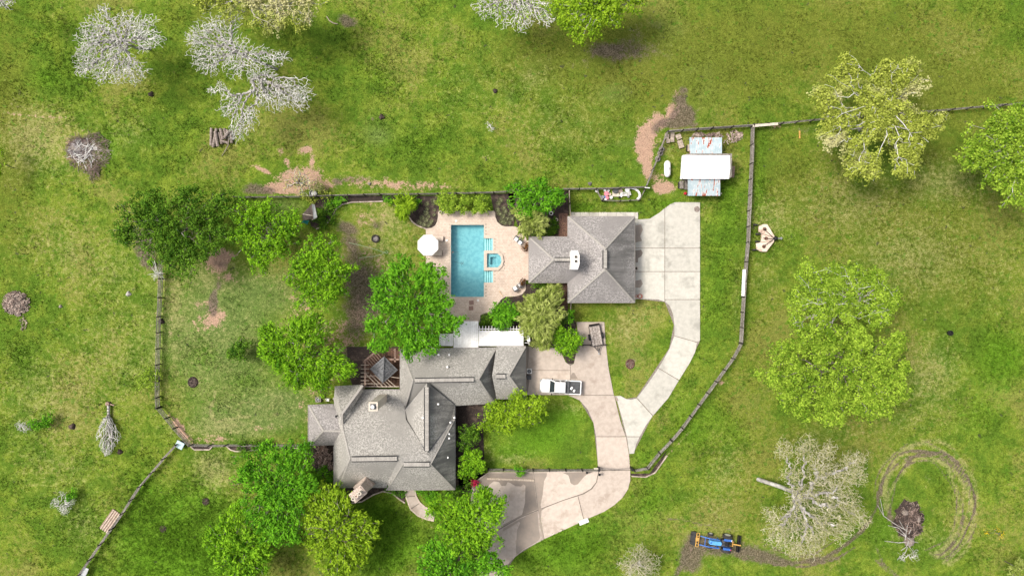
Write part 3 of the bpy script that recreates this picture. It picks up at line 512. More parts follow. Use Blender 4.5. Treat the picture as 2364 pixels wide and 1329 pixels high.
def water_mat():
    b = NB('pool_water'); gl = b.n('BsdfGlass'); gl.inputs["Color"].default_value = (.88, .98, 1, 1); gl.inputs['IOR'].default_value = 1.33; gl.inputs['Roughness'].default_value = .03
    bp = b.n('Bump'); bp.inputs['Strength'].default_value = .25; bp.inputs['Distance'].default_value = .05; b.set(bp.inputs['Height'], b.noise(1.6, 4, .6)); b.set(gl.inputs['Normal'], bp.outputs[0])
    tr = b.n('BsdfTransparent'); tr.inputs[0].default_value = (.70, .91, .94, 1); mx = b.n('MixShader'); mx.inputs[0].default_value = .72
    b.set(mx.inputs[1], gl.outputs[0]); b.set(mx.inputs[2], tr.outputs[0]); b.set(b.out.inputs[0], mx.outputs[0]); return b.m
M['water'] = water_mat()
pool = thing('swimming_pool', 'long rectangular turquoise swimming pool with corner steps and attached spa', 'pool', P(1079, 602))
mb = MB(); inn = px(POOL, -1.5); top = px(POOL, .04)
mb.slab(inn, .1)
n_ = len(inn); mb.add(inn + top, [(k, (k + 1) % n_, n_ + (k + 1) % n_, n_ + k) for k in range(n_)])
fromMB('basin', mb, M['pool_plaster'], pool)
for y0, y1 in ((550, 578), (625, 652)):
    for k in range(4):
        a = 1117 + k * 5.2
        fromMB('step', MB().slab(px([(a, y0), (1138, y0), (1138, y1), (a, y1)], -.95 + k * .24), .22, tone=.8), M['pool_step'], pool); fromMB('step_tile', MB().bar(P(a + .5, y0, -.94 + k * .24), P(a + .5, y1, -.94 + k * .24), .10, .04), M['tile'], pool)
fromMB('coping', MB().slab(px(COP, .07), .12, holes=[px(POOL, .07), px(SPA_OUT, .07)]), M['coping'], pool)
fromMB('water', MB().add(px(POOL, -.06), [tuple(range(12))[::-1]]) if False else MB().slab(px(POOL, -.06), .001, down=False), M['water'], pool)
mb = MB().slab(px(SPA_OUT, .28), .9, holes=[px(SPA, .28)]); fromMB('spa_wall', mb, M['coping'], pool)
fromMB('spa_bench', MB().slab(px(SPA, -.2), .5, holes=[px([(1132, 593), (1146, 593), (1144, 600), (1146, 610), (1132, 610)], -.2)]), M['pool_plaster'], pool)
fromMB('spa_floor', MB().slab(px(SPA, -.75), .1, tone=.1), M['pool_plaster'], pool)
fromMB('spa_water', MB().slab(px(SPA, .16), .001, down=False), M['water'], pool)

# ---------------------------------------------------------------- buildings
def wallmass(name, foot, z, m, parent):     # solid wall body standing on the ground under the eaves
    c = [sum(p[0] for p in foot) / len(foot), sum(p[1] for p in foot) / len(foot)]
    mb = MB(); top = [P(a, b_, z) for a, b_ in foot]; mb.slab(top, z + .1); return fromMB(name, mb, M[m], parent)
def rz(p): return (p[0], p[1], 3 + (p[2] - 3) * .78 if p[2] > 3 else p[2])
def roof(parent, pts, m='shingle', th=.16, name='roof'):
    pts = [rz(p) for p in pts]
    mb = MB().slab([P(*p) for p in pts], th); return fromMB(name, mb, M[m], parent)
def ridge(parent, a, b_, w_=.75, name='ridge_vent', h=.12):
    A = P(*rz(a)); B = P(*rz(b_)); A.z += .07; B.z += .07; mb = MB(); d = B - A; L = d.length; n = max(1, int(L / .33)); side = Vector((-d.y, d.x, 0)).normalized()
    for i in range(n): mb.bar(A + d * (i / n), A + d * ((i + .93) / n), w_ * .62, h + .02 * (i % 2), tone=.35 + .5 * random.random())
    o = fromMB(name, mb, M['vent'], parent)
    e = MB()
    for s_ in (-1, 1): e.bar(A + side * s_ * w_ * .40 - Vector((0, 0, .03)), B + side * s_ * w_ * .40 - Vector((0, 0, .03)), .13, .10)
    fromMB('vent_slot', e, M['black'], o); return o
def hipcap(parent, a, b_, w_=.22, m='vent', name='hip_cap'):
    A = P(*rz(a)); B = P(*rz(b_)); A.z += .03; B.z += .03; return fromMB(name, MB().bar(A, B, w_, .06, .6), M[m], parent)
def valley(parent, a, b_): A = P(*rz(a)); B = P(*rz(b_)); A.z += .02; B.z += .02; return fromMB('valley', MB().bar(A, B, .12, .03), M['grey_plastic'], parent)
E = 3.0
# garage with side wing
ga = thing('garage', 'detached garage with rosy grey hipped roof and pale chimney cap', 'garage', P(1368, 600))
wallmass('wall', [(1318, 507), (1459, 507), (1459, 691), (1318, 691)], 2.95, 'brick', ga); wallmass('wall', [(1228, 554), (1317, 554), (1317, 646), (1228, 646)], 2.95, 'brick', ga)
NRz = 7.2; a1 = (1397, 574, NRz); a2 = (1397, 622, NRz)
roof(ga, [(1311, 500, E), (1465, 500, E), a1], 'shingle_g'); roof(ga, [(1465, 500, E), (1465, 698, E), a2, a1], 'shingle_gst')
roof(ga, [(1465, 698, E), (1311, 698, E), a2], 'shingle_g'); roof(ga, [(1311, 698, E), (1311, 500, E), a1, a2], 'shingle_g')
w1 = (1278, 599, 6.2); w2 = (1377, 598, 6.24)
roof(ga, [(1221, 547, E), (1311, 547, E), w2, w1], 'shingle_g'); roof(ga, [(1221, 652, E), w1, w2, (1311, 652, E)], 'shingle_g'); roof(ga, [(1221, 652, E), (1221, 547, E), w1], 'shingle_g')
ridge(ga, (1397, 577, NRz), (1397, 619, NRz)); ridge(ga, (1280, 599, 6.2), (1320, 599, 6.2), .65)
hipcap(ga, (1465, 500, E), a1); hipcap(ga, (1465, 698, E), a2); hipcap(ga, (1221, 547, E), w1); hipcap(ga, (1221, 652, E), w1); hipcap(ga, (1311, 500, E), a1); hipcap(ga, (1311, 698, E), a2)
for q in (((1311, 500), (1465, 500)), ((1465, 500), (1465, 698)), ((1465, 698), (1311, 698)), ((1221, 547), (1311, 547)), ((1221, 652), (1311, 652)), ((1221, 547), (1221, 652)), ((1311, 500), (1311, 547)), ((1311, 652), (1311, 698))):
    fromMB('gutter', MB().bar(P(*q[0], 2.88), P(*q[1], 2.88), .14, .14), M['fascia'], ga)
for k in range(3):
    fromMB('garage_door', MB().box(P(1460.5, 531 + k * 61, 1.15), (.08, 2.7, 2.2)), M['white_paint'], ga)
ch = fromMB('chimney', MB().slab([P(*p, 7.6) for p in ((1319, 579), (1333, 579), (1337, 590), (1337, 608), (1333, 621), (1319, 621))], 3.6).slab([P(*p, 7.85) for p in ((1318, 578), (1334, 578), (1338, 589), (1338, 609), (1334, 622), (1318, 622))], .25), M['white_paint'], ga)
for y_ in (593, 603): f_ = fromMB('flue', MB().lathe(P(1329.5, y_, 7.84), [(.22, 0), (.22, .14), (.17, .14), (.17, .03), (0, .03)], 14), M['pink'] if False else M['stucco'], ch); 
for y_ in (593, 603): fromMB('flue_opening', MB().lathe(P(1329.5, y_, 7.87), [(.165, 0), (.165, .08), (0, .08)], 12), M['black'], ch)
for y_ in (573, 624): pass
# main house
ho = thing('house', 'large house with many steep grey shingle hip roofs and two tall chimneys', 'house', P(950, 970))
wallmass('wall', [(929, 812), (1138, 812), (1138, 924), (929, 924)], 2.95, 'stucco', ho); wallmass('wall', [(1139, 806), (1208, 806), (1208, 914), (1139, 914)], 2.95, 'stucco', ho)
wallmass('wall', [(778, 925), (1043, 925), (1043, 1112), (778, 1112)], 2.95, 'stucco', ho); wallmass('wall', [(719, 941), (777, 941), (777, 1017), (719, 1017)], 2.95, 'stucco', ho); wallmass('wall', [(782, 897), (832, 897), (832, 924), (782, 924)], 2.95, 'stucco', ho)
rA = (953, 878, 7.6); rB = (1105, 875, 7.6)
roof(ho, [(924, 806, E), (1146, 802, E), rB, rA]); roof(ho, [rA, rB, (1140, 931, E), (924, 944, E - .1)]); roof(ho, [(1146, 802, E), (1146, 931, E), (1140, 931, E), rB], 'shingle_st'); roof(ho, [(924, 806, E), rA, (935, 945, 3.4), (924, 945, E)])
ridge(ho, (958, 877.5, 7.6), (1094, 875.5, 7.6)); hipcap(ho, (1145, 803, E), rB); hipcap(ho, (1139, 930, E), rB); hipcap(ho, (927, 808, E), rA); hipcap(ho, (934, 944, 3.3), rA)
e1 = (1136, 867, 6.1); e2 = (1174.5, 867, 6.1)
roof(ho, [(1146.5, 799, E), (1213.5, 799, E), e2, e1]); roof(ho, [e1, e2, (1213.5, 921, E), (1146.5, 921, E)]); roof(ho, [(1213.5, 799, E), (1213.5, 921, E), e2], 'shingle_st')
ridge(ho, (1146, 868, 6.15), (1167, 868, 6.15), .8); hipcap(ho, (1213, 800, E), e2); hipcap(ho, (1213, 920, E), e2)
# central cross gable
b1 = (986, 884, 7.9); b2 = (986, 1044, 7.9)
roof(ho, [b1, b2, (936, 968, 4.0), (934, 945, 4.0)]); roof(ho, [b1, (1050, 932, 3.35), (1050, 968, 3.35), (1040, 974, 3.9), b2], 'shingle_st')
ridge(ho, (985.5, 893, 7.95), (985.5, 1040, 7.95), .8)
valley(ho, (1049, 932, 3.45), (987, 885, 7.75)); valley(ho, (934, 945, 4.02), (984, 887, 7.6)); valley(ho, (936, 968, 4.02), (984, 1042, 7.8)); valley(ho, (988, 1044, 7.8), (1040, 975, 3.95))
# big south block
c1 = (808, 1059, 8.6); c2 = (920, 1057.5, 8.6); g1 = (930, 1071, 8.2); g2 = (994, 1071, 8.2)
roof(ho, [(776, 900, E), (924, 899, E), (935, 944, 4.1), (937, 968, 4.7), (985, 1043, 7.7), (994, 1071, 8.2), (930, 1071, 8.2), c2, c1, (789, 977, 5.6)])
roof(ho, [(985, 1043, 7.72), (1041, 973, 3.95), (1050, 966, 3.3), g2])
roof(ho, [(771, 917, E), (776, 900, E), (789, 977, 5.6), c1, (783, 1121, E), (771, 1121, E)])
roof(ho, [c1, c2, (921, 1060, 8.5), (894, 1113, 3.7), (893, 1124, E), (783, 1124, E)]); roof(ho, [c2, g1, (896, 1122, 3.3), (893, 1114, 3.6)]); roof(ho, [g1, g2, (1050, 1129, E), (891, 1130, E)])
roof(ho, [g2, (1050, 966, 3.3), (1051, 1129, E)], 'shingle_st')
ridge(ho, (812, 1059, 8.65), (917, 1057.5, 8.65), .85); ridge(ho, (932, 1071, 8.25), (992, 1071, 8.25), .8)
hipcap(ho, (783, 1120, E + .05), c1, .16); hipcap(ho, (789, 978, 5.65), c1, .2); hipcap(ho, (1050, 1129, E), g2, .16); hipcap(ho, g2, (1049, 968, 3.4), .16); hipcap(ho, g1, (895, 1128, E + .1), .16)
# north-west wing with its narrow slope, west wing
n1 = (837, 889, 5.9); n2 = (789, 955, 7.0)
roof(ho, [(773, 891, E), (830, 888, E), n1, n2, (771, 917, E)]); roof(ho, [n1, (838, 903, 4.4), (790, 978, 5.75), n2]); hipcap(ho, n1, n2, .3); hipcap(ho, (771, 917, E + .1), n2, .4); hipcap(ho, n2, (790, 978, 5.8), .3)
f1 = (746.5, 994, 5.2); f2 = (786, 995, 5.2)
roof(ho, [(712, 934, E - .2), (768, 932, E - .2), (779, 948, 3.8), f2, f1], 'shingle_g'); roof(ho, [(712, 934, E - .2), f1, (716, 1028, E - .2), (712, 1028, E - .2)], 'shingle_g'); roof(ho, [f1, f2, (772, 1027, E - .2), (716, 1028, E - .2)], 'shingle_g')
hipcap(ho, f1, f2); hipcap(ho, (712, 935, E - .2), f1); hipcap(ho, (716, 1027, E - .2), f1)
for q in (((924, 806), (1146, 802)), ((1146.5, 799), (1213.5, 799)), ((1213.5, 799), (1213.5, 921)), ((1050, 931), (1140, 931)), ((1051, 932), (1051, 1129)), ((891, 1130), (1050, 1129)), ((783, 1124), (893, 1124)), ((771, 1030), (771, 1121)), ((712, 934), (712, 1028)), ((924, 808), (924, 945)), ((840, 899), (924, 899))):
    fromMB('gutter', MB().bar(P(*q[0], 2.84), P(*q[1], 2.84), .13, .13), M['fascia'], ho)
# chimneys
def box_tower(parent, base, top, hw, hd, z0, z1, m, name='chimney'):
    A = P(*base, 0); rings = []
    for z, e in ((z0, 0), (z1 - .35, 0), (z1 - .35, .08), (z1, .08)):
        rings.append([(A.x + sx * (hw + e), A.y + sy * (hd + e), z) for sx, sy in ((-1, -1), (1, -1), (1, 1), (-1, 1))])
    return fromMB(name, MB().loft(rings), M[m], parent)
cp = Vector(P(861.5, 938, 10.2)); cc_ = fromMB('chimney', MB().loft([[(cp.x + sx * (.52 + e), cp.y + sy * (.52 + e), z) for sx, sy in ((-1, -1), (1, -1), (1, 1), (-1, 1))] for z, e in ((2, 0), (9.8, 0), (9.8, .08), (10.2, .08))]), M['stucco'], ho)
fromMB('chimney_well', MB().box((cp.x, cp.y, 10.22), (.72, .72, .06)), M['grey_plastic'], cc_); fromMB('flue_cap', MB().lathe((cp.x, cp.y, 10.2), [(.16, 0), (.16, .3), (.27, .3), (.22, .4), (0, .46)], 14), M['white_metal'], cc_)
cq = Vector(P(829, 1136, 7.2)); rz_ = R(40)
mb = MB(); mb.pad(cq.x, cq.y, 1.9, 1.25, .05, [(0, -.25), (4.6, -.25), (5.2, 0), (7.6, 0), (7.6, -.09), (7.9, -.09), (7.9, 0), (8.0, .1)], rz_)
cs = fromMB('chimney', mb, M['stone'], ho); ax = Vector((math.cos(rz_), math.sin(rz_), 0))
for k, (m_, w2_) in enumerate((('stucco', .2), ('cushion', .2), ('stucco', .2))):
    c0 = cq + ax * (k - 1) * .55; fromMB('chimney_pot', MB().lathe((c0.x, c0.y, 8.0), [(w2_ + .05, 0), (w2_, .1), (w2_, .75), (w2_ + .06, .8), (w2_ + .06, .9), (w2_ - .05, .9), (w2_ - .05, .6), (0, .6)], 14), M[m_], cs)
mb = MB(); mb.slab([P(837, 1110, 5.2), P(853, 1123, 3.1), P(840, 1128, 3.6), P(826, 1122, 3.6)], .2); fromMB('chimney_saddle', mb, M['stone'], ho)
for k, (x_, y_, z_) in enumerate(((1038, 817, 3.9), (1034, 845, 5.8), (1013, 930, 6.1), (1014, 817, 3.8), (1050, 961, 3.6), (1041, 972, 4.1), (1038, 998, 4.2), (1038, 1008, 4.2), (978, 961, 7.6), (1035, 1052, 4.3), (779, 958, 4.6))):
    fromMB('vent_pipe', MB().lathe(P(x_, y_, rz((0, 0, z_))[2] - .5), [(.10, 0), (.10, .75), (.16, .78), (.13, .9), (0, .92)], 10), M['white_metal'] if k != 10 else M['black'], ho)
# white flat roofs of the covered walk and patio
pw = thing('patio_roof', 'white flat boarded roof over the walk between pool patio and house', 'patio roof', P(1076, 770))
for i in range(13):
    x0 = 1047 + i * (57.5 / 13); fromMB('roof_board', MB().slab([P(a, b_, 2.75 + .02 * (i % 2)) for a, b_ in ((x0, 741), (x0 + 4.25, 741), (x0 + 4.25, 803), (x0, 803))], .06, tone=.4 + .2 * random.random()), M['white_paint'], pw)
fromMB('beam', MB().bar(P(1048, 798, 2.86), P(1102, 798, 2.86), .1, .08).bar(P(1048, 801, 2.6), P(1103, 801, 2.6), .15, .2).bar(P(1048, 743, 2.6), P(1103, 743, 2.6), .15, .2), M['white_paint'], pw)
for a, b_ in ((1050, 744), (1102, 744), (1050, 800), (1102, 800)): fromMB('post', MB().box(P(a, b_, 1.3), (.14, .14, 2.6)), M['white_paint'], pw)
pw = thing('patio_roof', 'small white roof panel hidden under the big tree beside the house', 'patio roof', P(1030, 780)); 
for i in range(7):
    x0 = 1014 + i * 4.6; fromMB('roof_board', MB().slab([P(a, b_, 2.6) for a, b_ in ((x0, 770), (x0 + 4.4, 770), (x0 + 4.4, 798), (x0, 798))], .06, tone=.3 + .3 * random.random()), M['white_paint'], pw)
fromMB('post', MB().box(P(1016, 772, 1.2), (.14, .14, 2.5)).box(P(1043, 772, 1.2), (.14, .14, 2.5)).box(P(1016, 796, 1.2), (.14, .14, 2.5)).box(P(1043, 796, 1.2), (.14, .14, 2.5)), M['white_paint'], pw)
pw = thing('pergola', 'long white slatted patio cover with rafter ends poking out to the north', 'pergola', P(1157, 780))
for j in range(8):
    y0 = 763 + j * 4.4; fromMB('roof_board', MB().slab([P(a, b_, 2.7 + (.03 if j == 4 else 0)) for a, b_ in ((1105, y0), (1208.5, y0), (1208.5, y0 + 4.25), (1105, y0 + 4.25))], .05, tone=.35 + .3 * random.random()), M['white_paint'], pw)
for i in range(15): x0 = 1107 + i * 7.15; fromMB('rafter', MB().bar(P(x0, 752, 2.58), P(x0, 797, 2.58), .08, .16), M['white_paint'], pw)
fromMB('beam', MB().bar(P(1104, 759, 2.4), P(1209, 759, 2.4), .12, .2).bar(P(1104, 795, 2.4), P(1209, 795, 2.4), .12, .2), M['white_paint'], pw)
for a in (1106, 1140, 1174, 1207): fromMB('post', MB().box(P(a, 759, 1.2), (.14, .14, 2.4)), M['white_paint'], pw)
mb = MB()
for y_ in (778, 784, 791): mb.bar(P(1209.5, y_, 2.3), P(1222, y_, 2.3), .08, .1)
rt = thing('arbor', 'small dark rail arbor with a white panel right of the long patio cover', 'arbor', P(1216, 786)); fromMB('rail', mb, M['white_paint'], rt); fromMB('panel', MB().box(P(1220, 781, 2.4), (.4, .95, .05), R(8)), M['white_paint'], rt)
fromMB('post', MB().box(P(1221, 776, 1.15), (.12, .12, 2.3)).box(P(1221, 793, 1.15), (.12, .12, 2.3)), M['white_paint'], rt)
# deck, timber pergola and gazebo west of the house
dk = thing('deck', 'brown timber deck in the corner west of the house', 'deck', P(880, 850))
for i in range(38):
    x0 = 840 + i * 2.2; yt = 830 - (i * 2.2) * .85 if x0 < 870 else 803
    yt = max(803, yt); fromMB('deck_board', MB().slab([P(a, b_, .35) for a, b_ in ((x0, yt), (x0 + 2.0, yt), (x0 + 2.0, 893), (x0, 893))], .05, tone=random.random()), M['wood_brown'], dk)
pg = thing('pergola', 'open brown timber pergola with pink rafters around the gazebo', 'pergola', P(880, 850))
def pr(a, b_, z=2.6, w_=.1, h=.16, m='wood_pink', name='rafter'): fromMB(name, MB().bar(P(*a, z), P(*b_, z), w_, h), M[m], pg)
pr((841, 833), (869, 810), 2.5, .22, name='beam'); pr((843, 834), (843, 893), 2.5, .2, name='beam'); pr((912, 804), (912, 835), 2.5, .2, name='beam'); pr((898, 829), (922, 829), 2.5, .22, name='beam'); pr((838, 892), (922, 892), 2.6, .12, m='wood_pale', name='beam'); pr((848, 868), (870, 867), 2.5, .18, name='beam')
for k in range(6): pr((846 + k * 4.5, 831 - k * 3.8), (858 + k * 4.5, 845 - k * 3.8), 2.62, .07)
for k in range(5): pr((833, 842 + k * 9), (852, 842 + k * 9), 2.62, .07, m='wood_pale')
for k in range(6): pr((845 + k * 10, 863 + k * 1), (874 + k * 10 if k < 5 else 922, 892 if k < 5 else 872), 2.62, .08, m='wood_pale')
for k in range(5): pr((902, 822 - k * 4.5), (922, 822 - k * 4.5), 2.62, .05, m='wood_brown')
pr((833, 885), (882, 885), 2.6, .07, m='wood_pale'); pr((864, 885), (864, 892), 2.6, .06, m='wood_pale')
for a, b_ in ((843, 834), (843, 890), (912, 806), (868, 811), (880, 890)): pr((a, b_), (a, b_), 1.3) if False else fromMB('post', MB().box(P(a, b_, 1.3), (.15, .15, 2.5)), M['wood_pink'], pg)
gz = thing('gazebo', 'square gazebo with weathered grey stepped pyramid roof on the deck', 'gazebo', P(886, 853)); tip = P(885.5, 853, 4.3); ez = 2.9
cor = [P(887, 822, ez), P(918.5, 853.5, ez), P(884, 884, ez), P(854, 851, ez)]
for k in range(4):
    A = cor[k]; B = cor[(k + 1) % 4]
    for j in range(9):
        f0 = j / 9; f1_ = (j + 1.08) / 9; q = [A.lerp(tip, f0), B.lerp(tip, f0), B.lerp(tip, min(f1_, .999)), A.lerp(tip, min(f1_, .999))]; q[0] = q[0] + Vector((0, 0, .03)); q[1] = q[1] + Vector((0, 0, .03))
        q = [v + Vector((0, 0, random.uniform(0, .02))) for v in q]; fromMB('roof_plank', MB().slab(q, .05, tone=random.random()), M['grey_shake'] if 'grey_shake' in M else M.setdefault('grey_shake', simple('grey_shakes', (.20, .205, .215), (.09, .092, .098), 6, tone=.45)), gz)
    fromMB('hip_trim', MB().bar(A + Vector((0, 0, .08)), tip + Vector((0, 0, .1)), .12, .06), M['grey_shake'], gz)
    cpt = A.lerp(tip, .14); fromMB('post', MB().box((cpt.x, cpt.y, 1.6), (.14, .14, 2.6)), M['wood_brown'], gz)
# shed with tin lean-to roofs
sh = thing('shed', 'farm shed with bright white metal roof between two rusty tin lean-tos', 'shed', P(1628, 385))
def tin(x0, x1, y0, y1, z0, z1, n=7):
    for i in range(n):
        a = x0 + (x1 - x0) * i / n; b_ = x0 + (x1 - x0) * (i + 1) / n - .35
        sh_o = fromMB('tin_sheet', MB().slab([P(a, y0, z0), P(b_, y0, z0), P(b_, y1, z1), P(a, y1, z1)], .03), M['tin'], sh)
        mb = MB(); [mb.bar(P(a + (b_ - a) * t, y0, z0 + .03), P(a + (b_ - a) * t, y1, z1 + .03), .05, .04) for t in (.02, .5)]; fromMB('seam', mb, M['tin'], sh_o)
tin(1592, 1667, 317.5, 359, 2.3, 3.0); tin(1588, 1663, 411, 452, 3.0, 2.3)
fromMB('roof', MB().slab([P(1577, 358, 3.5), P(1685, 359, 3.5), P(1686, 390, 3.9), P(1577, 390, 3.9)], .06), M['white_metal'], sh); fromMB('roof', MB().slab([P(1577, 390.2, 3.9), P(1686, 390.2, 3.9), P(1683, 413, 3.5), P(1576, 413, 3.5)], .06), M['white_metal'], sh)
fromMB('roof_end', MB().slab([P(1577, 358, 3.48), P(1577, 390, 3.85), P(1575, 413, 3.48), P(1570, 414, 3.1), P(1572, 386, 3.3), P(1574, 360, 3.2)], .05), M['white_paint'], sh); fromMB('roof_end', MB().slab([P(1685, 359, 3.45), P(1689, 364, 3.1), P(1690, 386, 3.2), P(1689, 408, 3.1), P(1683, 413, 3.45), P(1686, 390, 3.85)], .05), M['stucco'], sh)
fromMB('roof_seam', MB().bar(P(1577, 401, 3.76), P(1684, 401, 3.76), .04, .04).bar(P(1577, 390, 3.96), P(1686, 390, 3.96), .2, .05), M['white_metal'], sh)
fromMB('wall', MB().box(P(1630, 386, 1.6), (6.3, 3.2, 3.3)), M['wood_grey'], sh)
for a in (1594, 1628, 1664): fromMB('post', MB().box(P(a, 319, 1.1), (.12, .12, 2.3)), M['wood_grey'], sh)
for a in (1590, 1626, 1660): fromMB('post', MB().box(P(a, 449, 1.1), (.12, .12, 2.3)), M['wood_grey'], sh)
def lying(name, label, cat, x, y, w_, h_, n, z, m, rz=0, group=None, along='x'):
    rt = thing(name, label, cat, P(x, y), R(rz), group)
    for i in range(n):
        if along == 'x': mb = MB().box((0, (i + .5 - n / 2) * h_ / n / S, z), (w_ / S, h_ / n / S * .86, .1), tone=random.random())
        else: mb = MB().box(((i + .5 - n / 2) * w_ / n / S, 0, z), (w_ / n / S * .86, h_ / S, .1), tone=random.random())
        o = fromMB('plank', mb, M[m], None, True); o.parent = rt
    mb = MB().box((-w_ * .3 / S if along != 'x' else 0, 0, z / 2), (w_ / S * .8, h_ / S * .8, max(.05, z - .06))); o = fromMB('bearer', mb, M['wood_dark'], None, True); o.parent = rt
    return rt
lying('lumber_stack', 'stack of grey planks below the white shed roof on the left', 'lumber', 1571, 428, 9, 18, 5, .6, 'wood_grey', along='y'); lying('lumber_stack', 'stack of dark short boards between plank stack and lower tin roof', 'lumber', 1582, 428, 8, 22, 9, .5, 'wood_grey')
lying('lumber_stack', 'pinkish boards sticking out right of the white shed roof', 'lumber', 1689, 398, 8, 26, 4, .5, 'wood_pink', along='y', rz=-4); lying('lumber_stack', 'thin boards left of the upper tin roof', 'lumber', 1587, 344, 5, 16, 3, .7, 'wood_pale', along='y')
for q, lb in (((1538, 316, 10, 12, -8), 'leftmost pale wooden pallet in the shed corner'), ((1551, 318, 9, 22, -2), 'tall narrow pale pallet, second from the corner post'), ((1541, 327, 8, 9, 5), 'small pale pallet below the leftmost one'), ((1565, 317, 12, 12, 22), 'tilted square pallet below the fence'), ((1570, 334, 12, 18, 18), 'larger tilted pallet, lowest of the shed corner')):
    rt = lying('pallet', lb, 'pallet', q[0], q[1], q[2], q[3], max(3, int(q[3] / 2.4)), .3 + .05 * (q[0] % 3), 'wood_pale', rz=q[4], group='pallets in the shed corner')
for x_, y_, lb in ((1527, 345, 'old tyre highest along the slanting fence'), (1524, 354, 'old tyre in the middle along the slanting fence'), (1518, 367, 'old tyre lowest along the slanting fence')):
    o = fromMB('tyre', MB().lathe(P(x_, y_), [(.2, .02), (.36, 0), (.42, .08), (.42, .16), (.36, .24), (.2, .22), (.2, .02)], 20), M['wood_grey'], loc=P(x_, y_), smooth=True); tag(o, lb, 'tyre', 'old tyres by the slanting fence')
tk = thing('propane_tank', 'white oblong propane tank lying on bare ground left of the shed', 'gas tank', P(1538, 392)); c0 = P(1538, 392); n = 16; rings = []
for y_, r_ in ((-1.2, .02), (-1.15, .2), (-1.0, .36), (-.78, .46), (-.4, .47), (.4, .47), (.78, .46), (1.0, .36), (1.15, .2), (1.2, .02)): rings.append([(c0.x + r_ * math.cos(6.283 * k / n), c0.y + y_, .75 + r_ * math.sin(6.283 * k / n)) for k in range(n)])
fromMB('tank', MB().loft(rings), M['white_metal'], tk, smooth=True); fromMB('valve_dome', MB().lathe((c0.x, c0.y, 1.16), [(.2, 0), (.2, .14), (.14, .2), (0, .22)], 16), M['white_paint'], tk)
for s_ in (-.7, .7): fromMB('leg', MB().box((c0.x, c0.y + s_, .16), (.7, .12, .34)), M['steel'], tk)
# garden-corral clutter
def bucket(x, y, r, h, m, lb, cat='bucket'):
    c0 = P(x, y); o = fromMB('bucket', MB().lathe(c0, [(r * .85, 0), (r, h), (r * 1.06, h), (r * 1.06, h - .04), (r, h - .04)], 18).lathe(c0, [(r * .98, h - .02), (r * .9, h + .02), (0, h + .03)], 18), M[m], loc=c0); tag(o, lb, cat, 'buckets and tubs in the little corral'); return o
bucket(1377, 441, .24, .45, 'white_paint', 'white bucket at the corral corner, leftmost'); bucket(1396, 440, .2, .4, 'white_paint', 'white bucket above the larger pink tub'); bucket(1399, 448, .34, .4, 'pink', 'large pink tub among the corral buckets', 'tub'); bucket(1401, 457.5, .24, .35, 'pink', 'smaller pink tub below the large one', 'tub'); bucket(1410, 456.5, .22, .4, 'white_paint', 'white bucket right of the smaller pink tub')
bucket(1397, 461.5, .18, .4, 'white_paint', 'white bucket nearest the lower corral fence'); bucket(1390, 456, .25, .4, 'steel', 'grey metal bucket left of the pink tubs'); bucket(1420, 441, .40, .4, 'grey_plastic', 'dark grey round tub on the pale slab', 'tub'); bucket(1447, 439, .33, .5, 'white_paint', 'large white tub under the top corral rail', 'tub'); bucket(1396, 455, .14, .3, 'blue_plastic', 'tiny blue pail between the pink tubs'); bucket(1393, 463, .16, .3, 'black', 'black pot in the lowest corner of the corral')
tag(fromMB('stone_slab', MB().pad(P(1421, 447).x, P(1421, 447).y, .95, .9, .08, [(0, 0), (.12, 0), (.14, .03)]), M['stucco'], loc=P(1421, 447)), 'pale square slab under the dark grey tub', 'slab')
k_ = 0
for x_, y_, w_, h_, m, lb in ((1432, 441, .5, .5, 'stone', 'stone block right of the grey tub'), (1434, 450, .6, .5, 'white_paint', 'white crate left of the wire rack'), (1443, 450, .5, .3, 'white_paint', 'white rack with black bars in the corral'), (1452, 447, .4, .6, 'white_paint', 'white jug box right of the large tub'), (1404, 441, .3, .3, 'white_paint', 'small white box right of the top bucket'), (1407, 449, .35, .35, 'cushion', 'cream block right of the large pink tub'), (1430, 456, .25, .2, 'black', 'black box below the white crate'), (1450, 455, .2, .25, 'steel', 'small grey can at the lower corral rail')):
    p0 = P(x_, y_); o = fromMB('crate', MB().pad(p0.x, p0.y, w_, h_, .04, [(0, 0), (.34, 0), (.34, .05), (.2, .06)], random.random()), M[m], loc=p0); tag(o, lb, 'crate', 'crates in the little corral')
for x_, lb in ((1438, 'white bench frame with thin legs standing in the corral'),):
    rt = thing('wire_rack', lb, 'rack', P(1445, 448)); mb = MB()
    for i in range(7): mb.bar(P(1436 + i * 2.6, 444, .5), P(1436 + i * 2.6, 452, .5), .04, .04)
    mb.bar(P(1435, 444, .5), P(1453, 444, .5), .05, .05).bar(P(1435, 452, .5), P(1453, 452, .5), .05, .05); fromMB('rack_frame', mb, M['white_paint'], rt); fromMB('leg', MB().box(P(1436, 448, .25), (.05, .4, .5)).box(P(1452, 448, .25), (.05, .4, .5)), M['white_paint'], rt)
rt = thing('curved_border', 'curved white corrugated border inside the right end of the corral', 'border'  , P(1470, 440)); mb = MB(); cv = [(1450, 434), (1458, 434), (1466, 436), (1473, 441), (1477, 448), (1476, 455), (1471, 460)]
for a, b_ in zip(cv, cv[1:]): mb.bar(P(*a, .3), P(*b_, .3), .3, .1)
fromMB('border_strip', mb, M['white_paint'], rt)
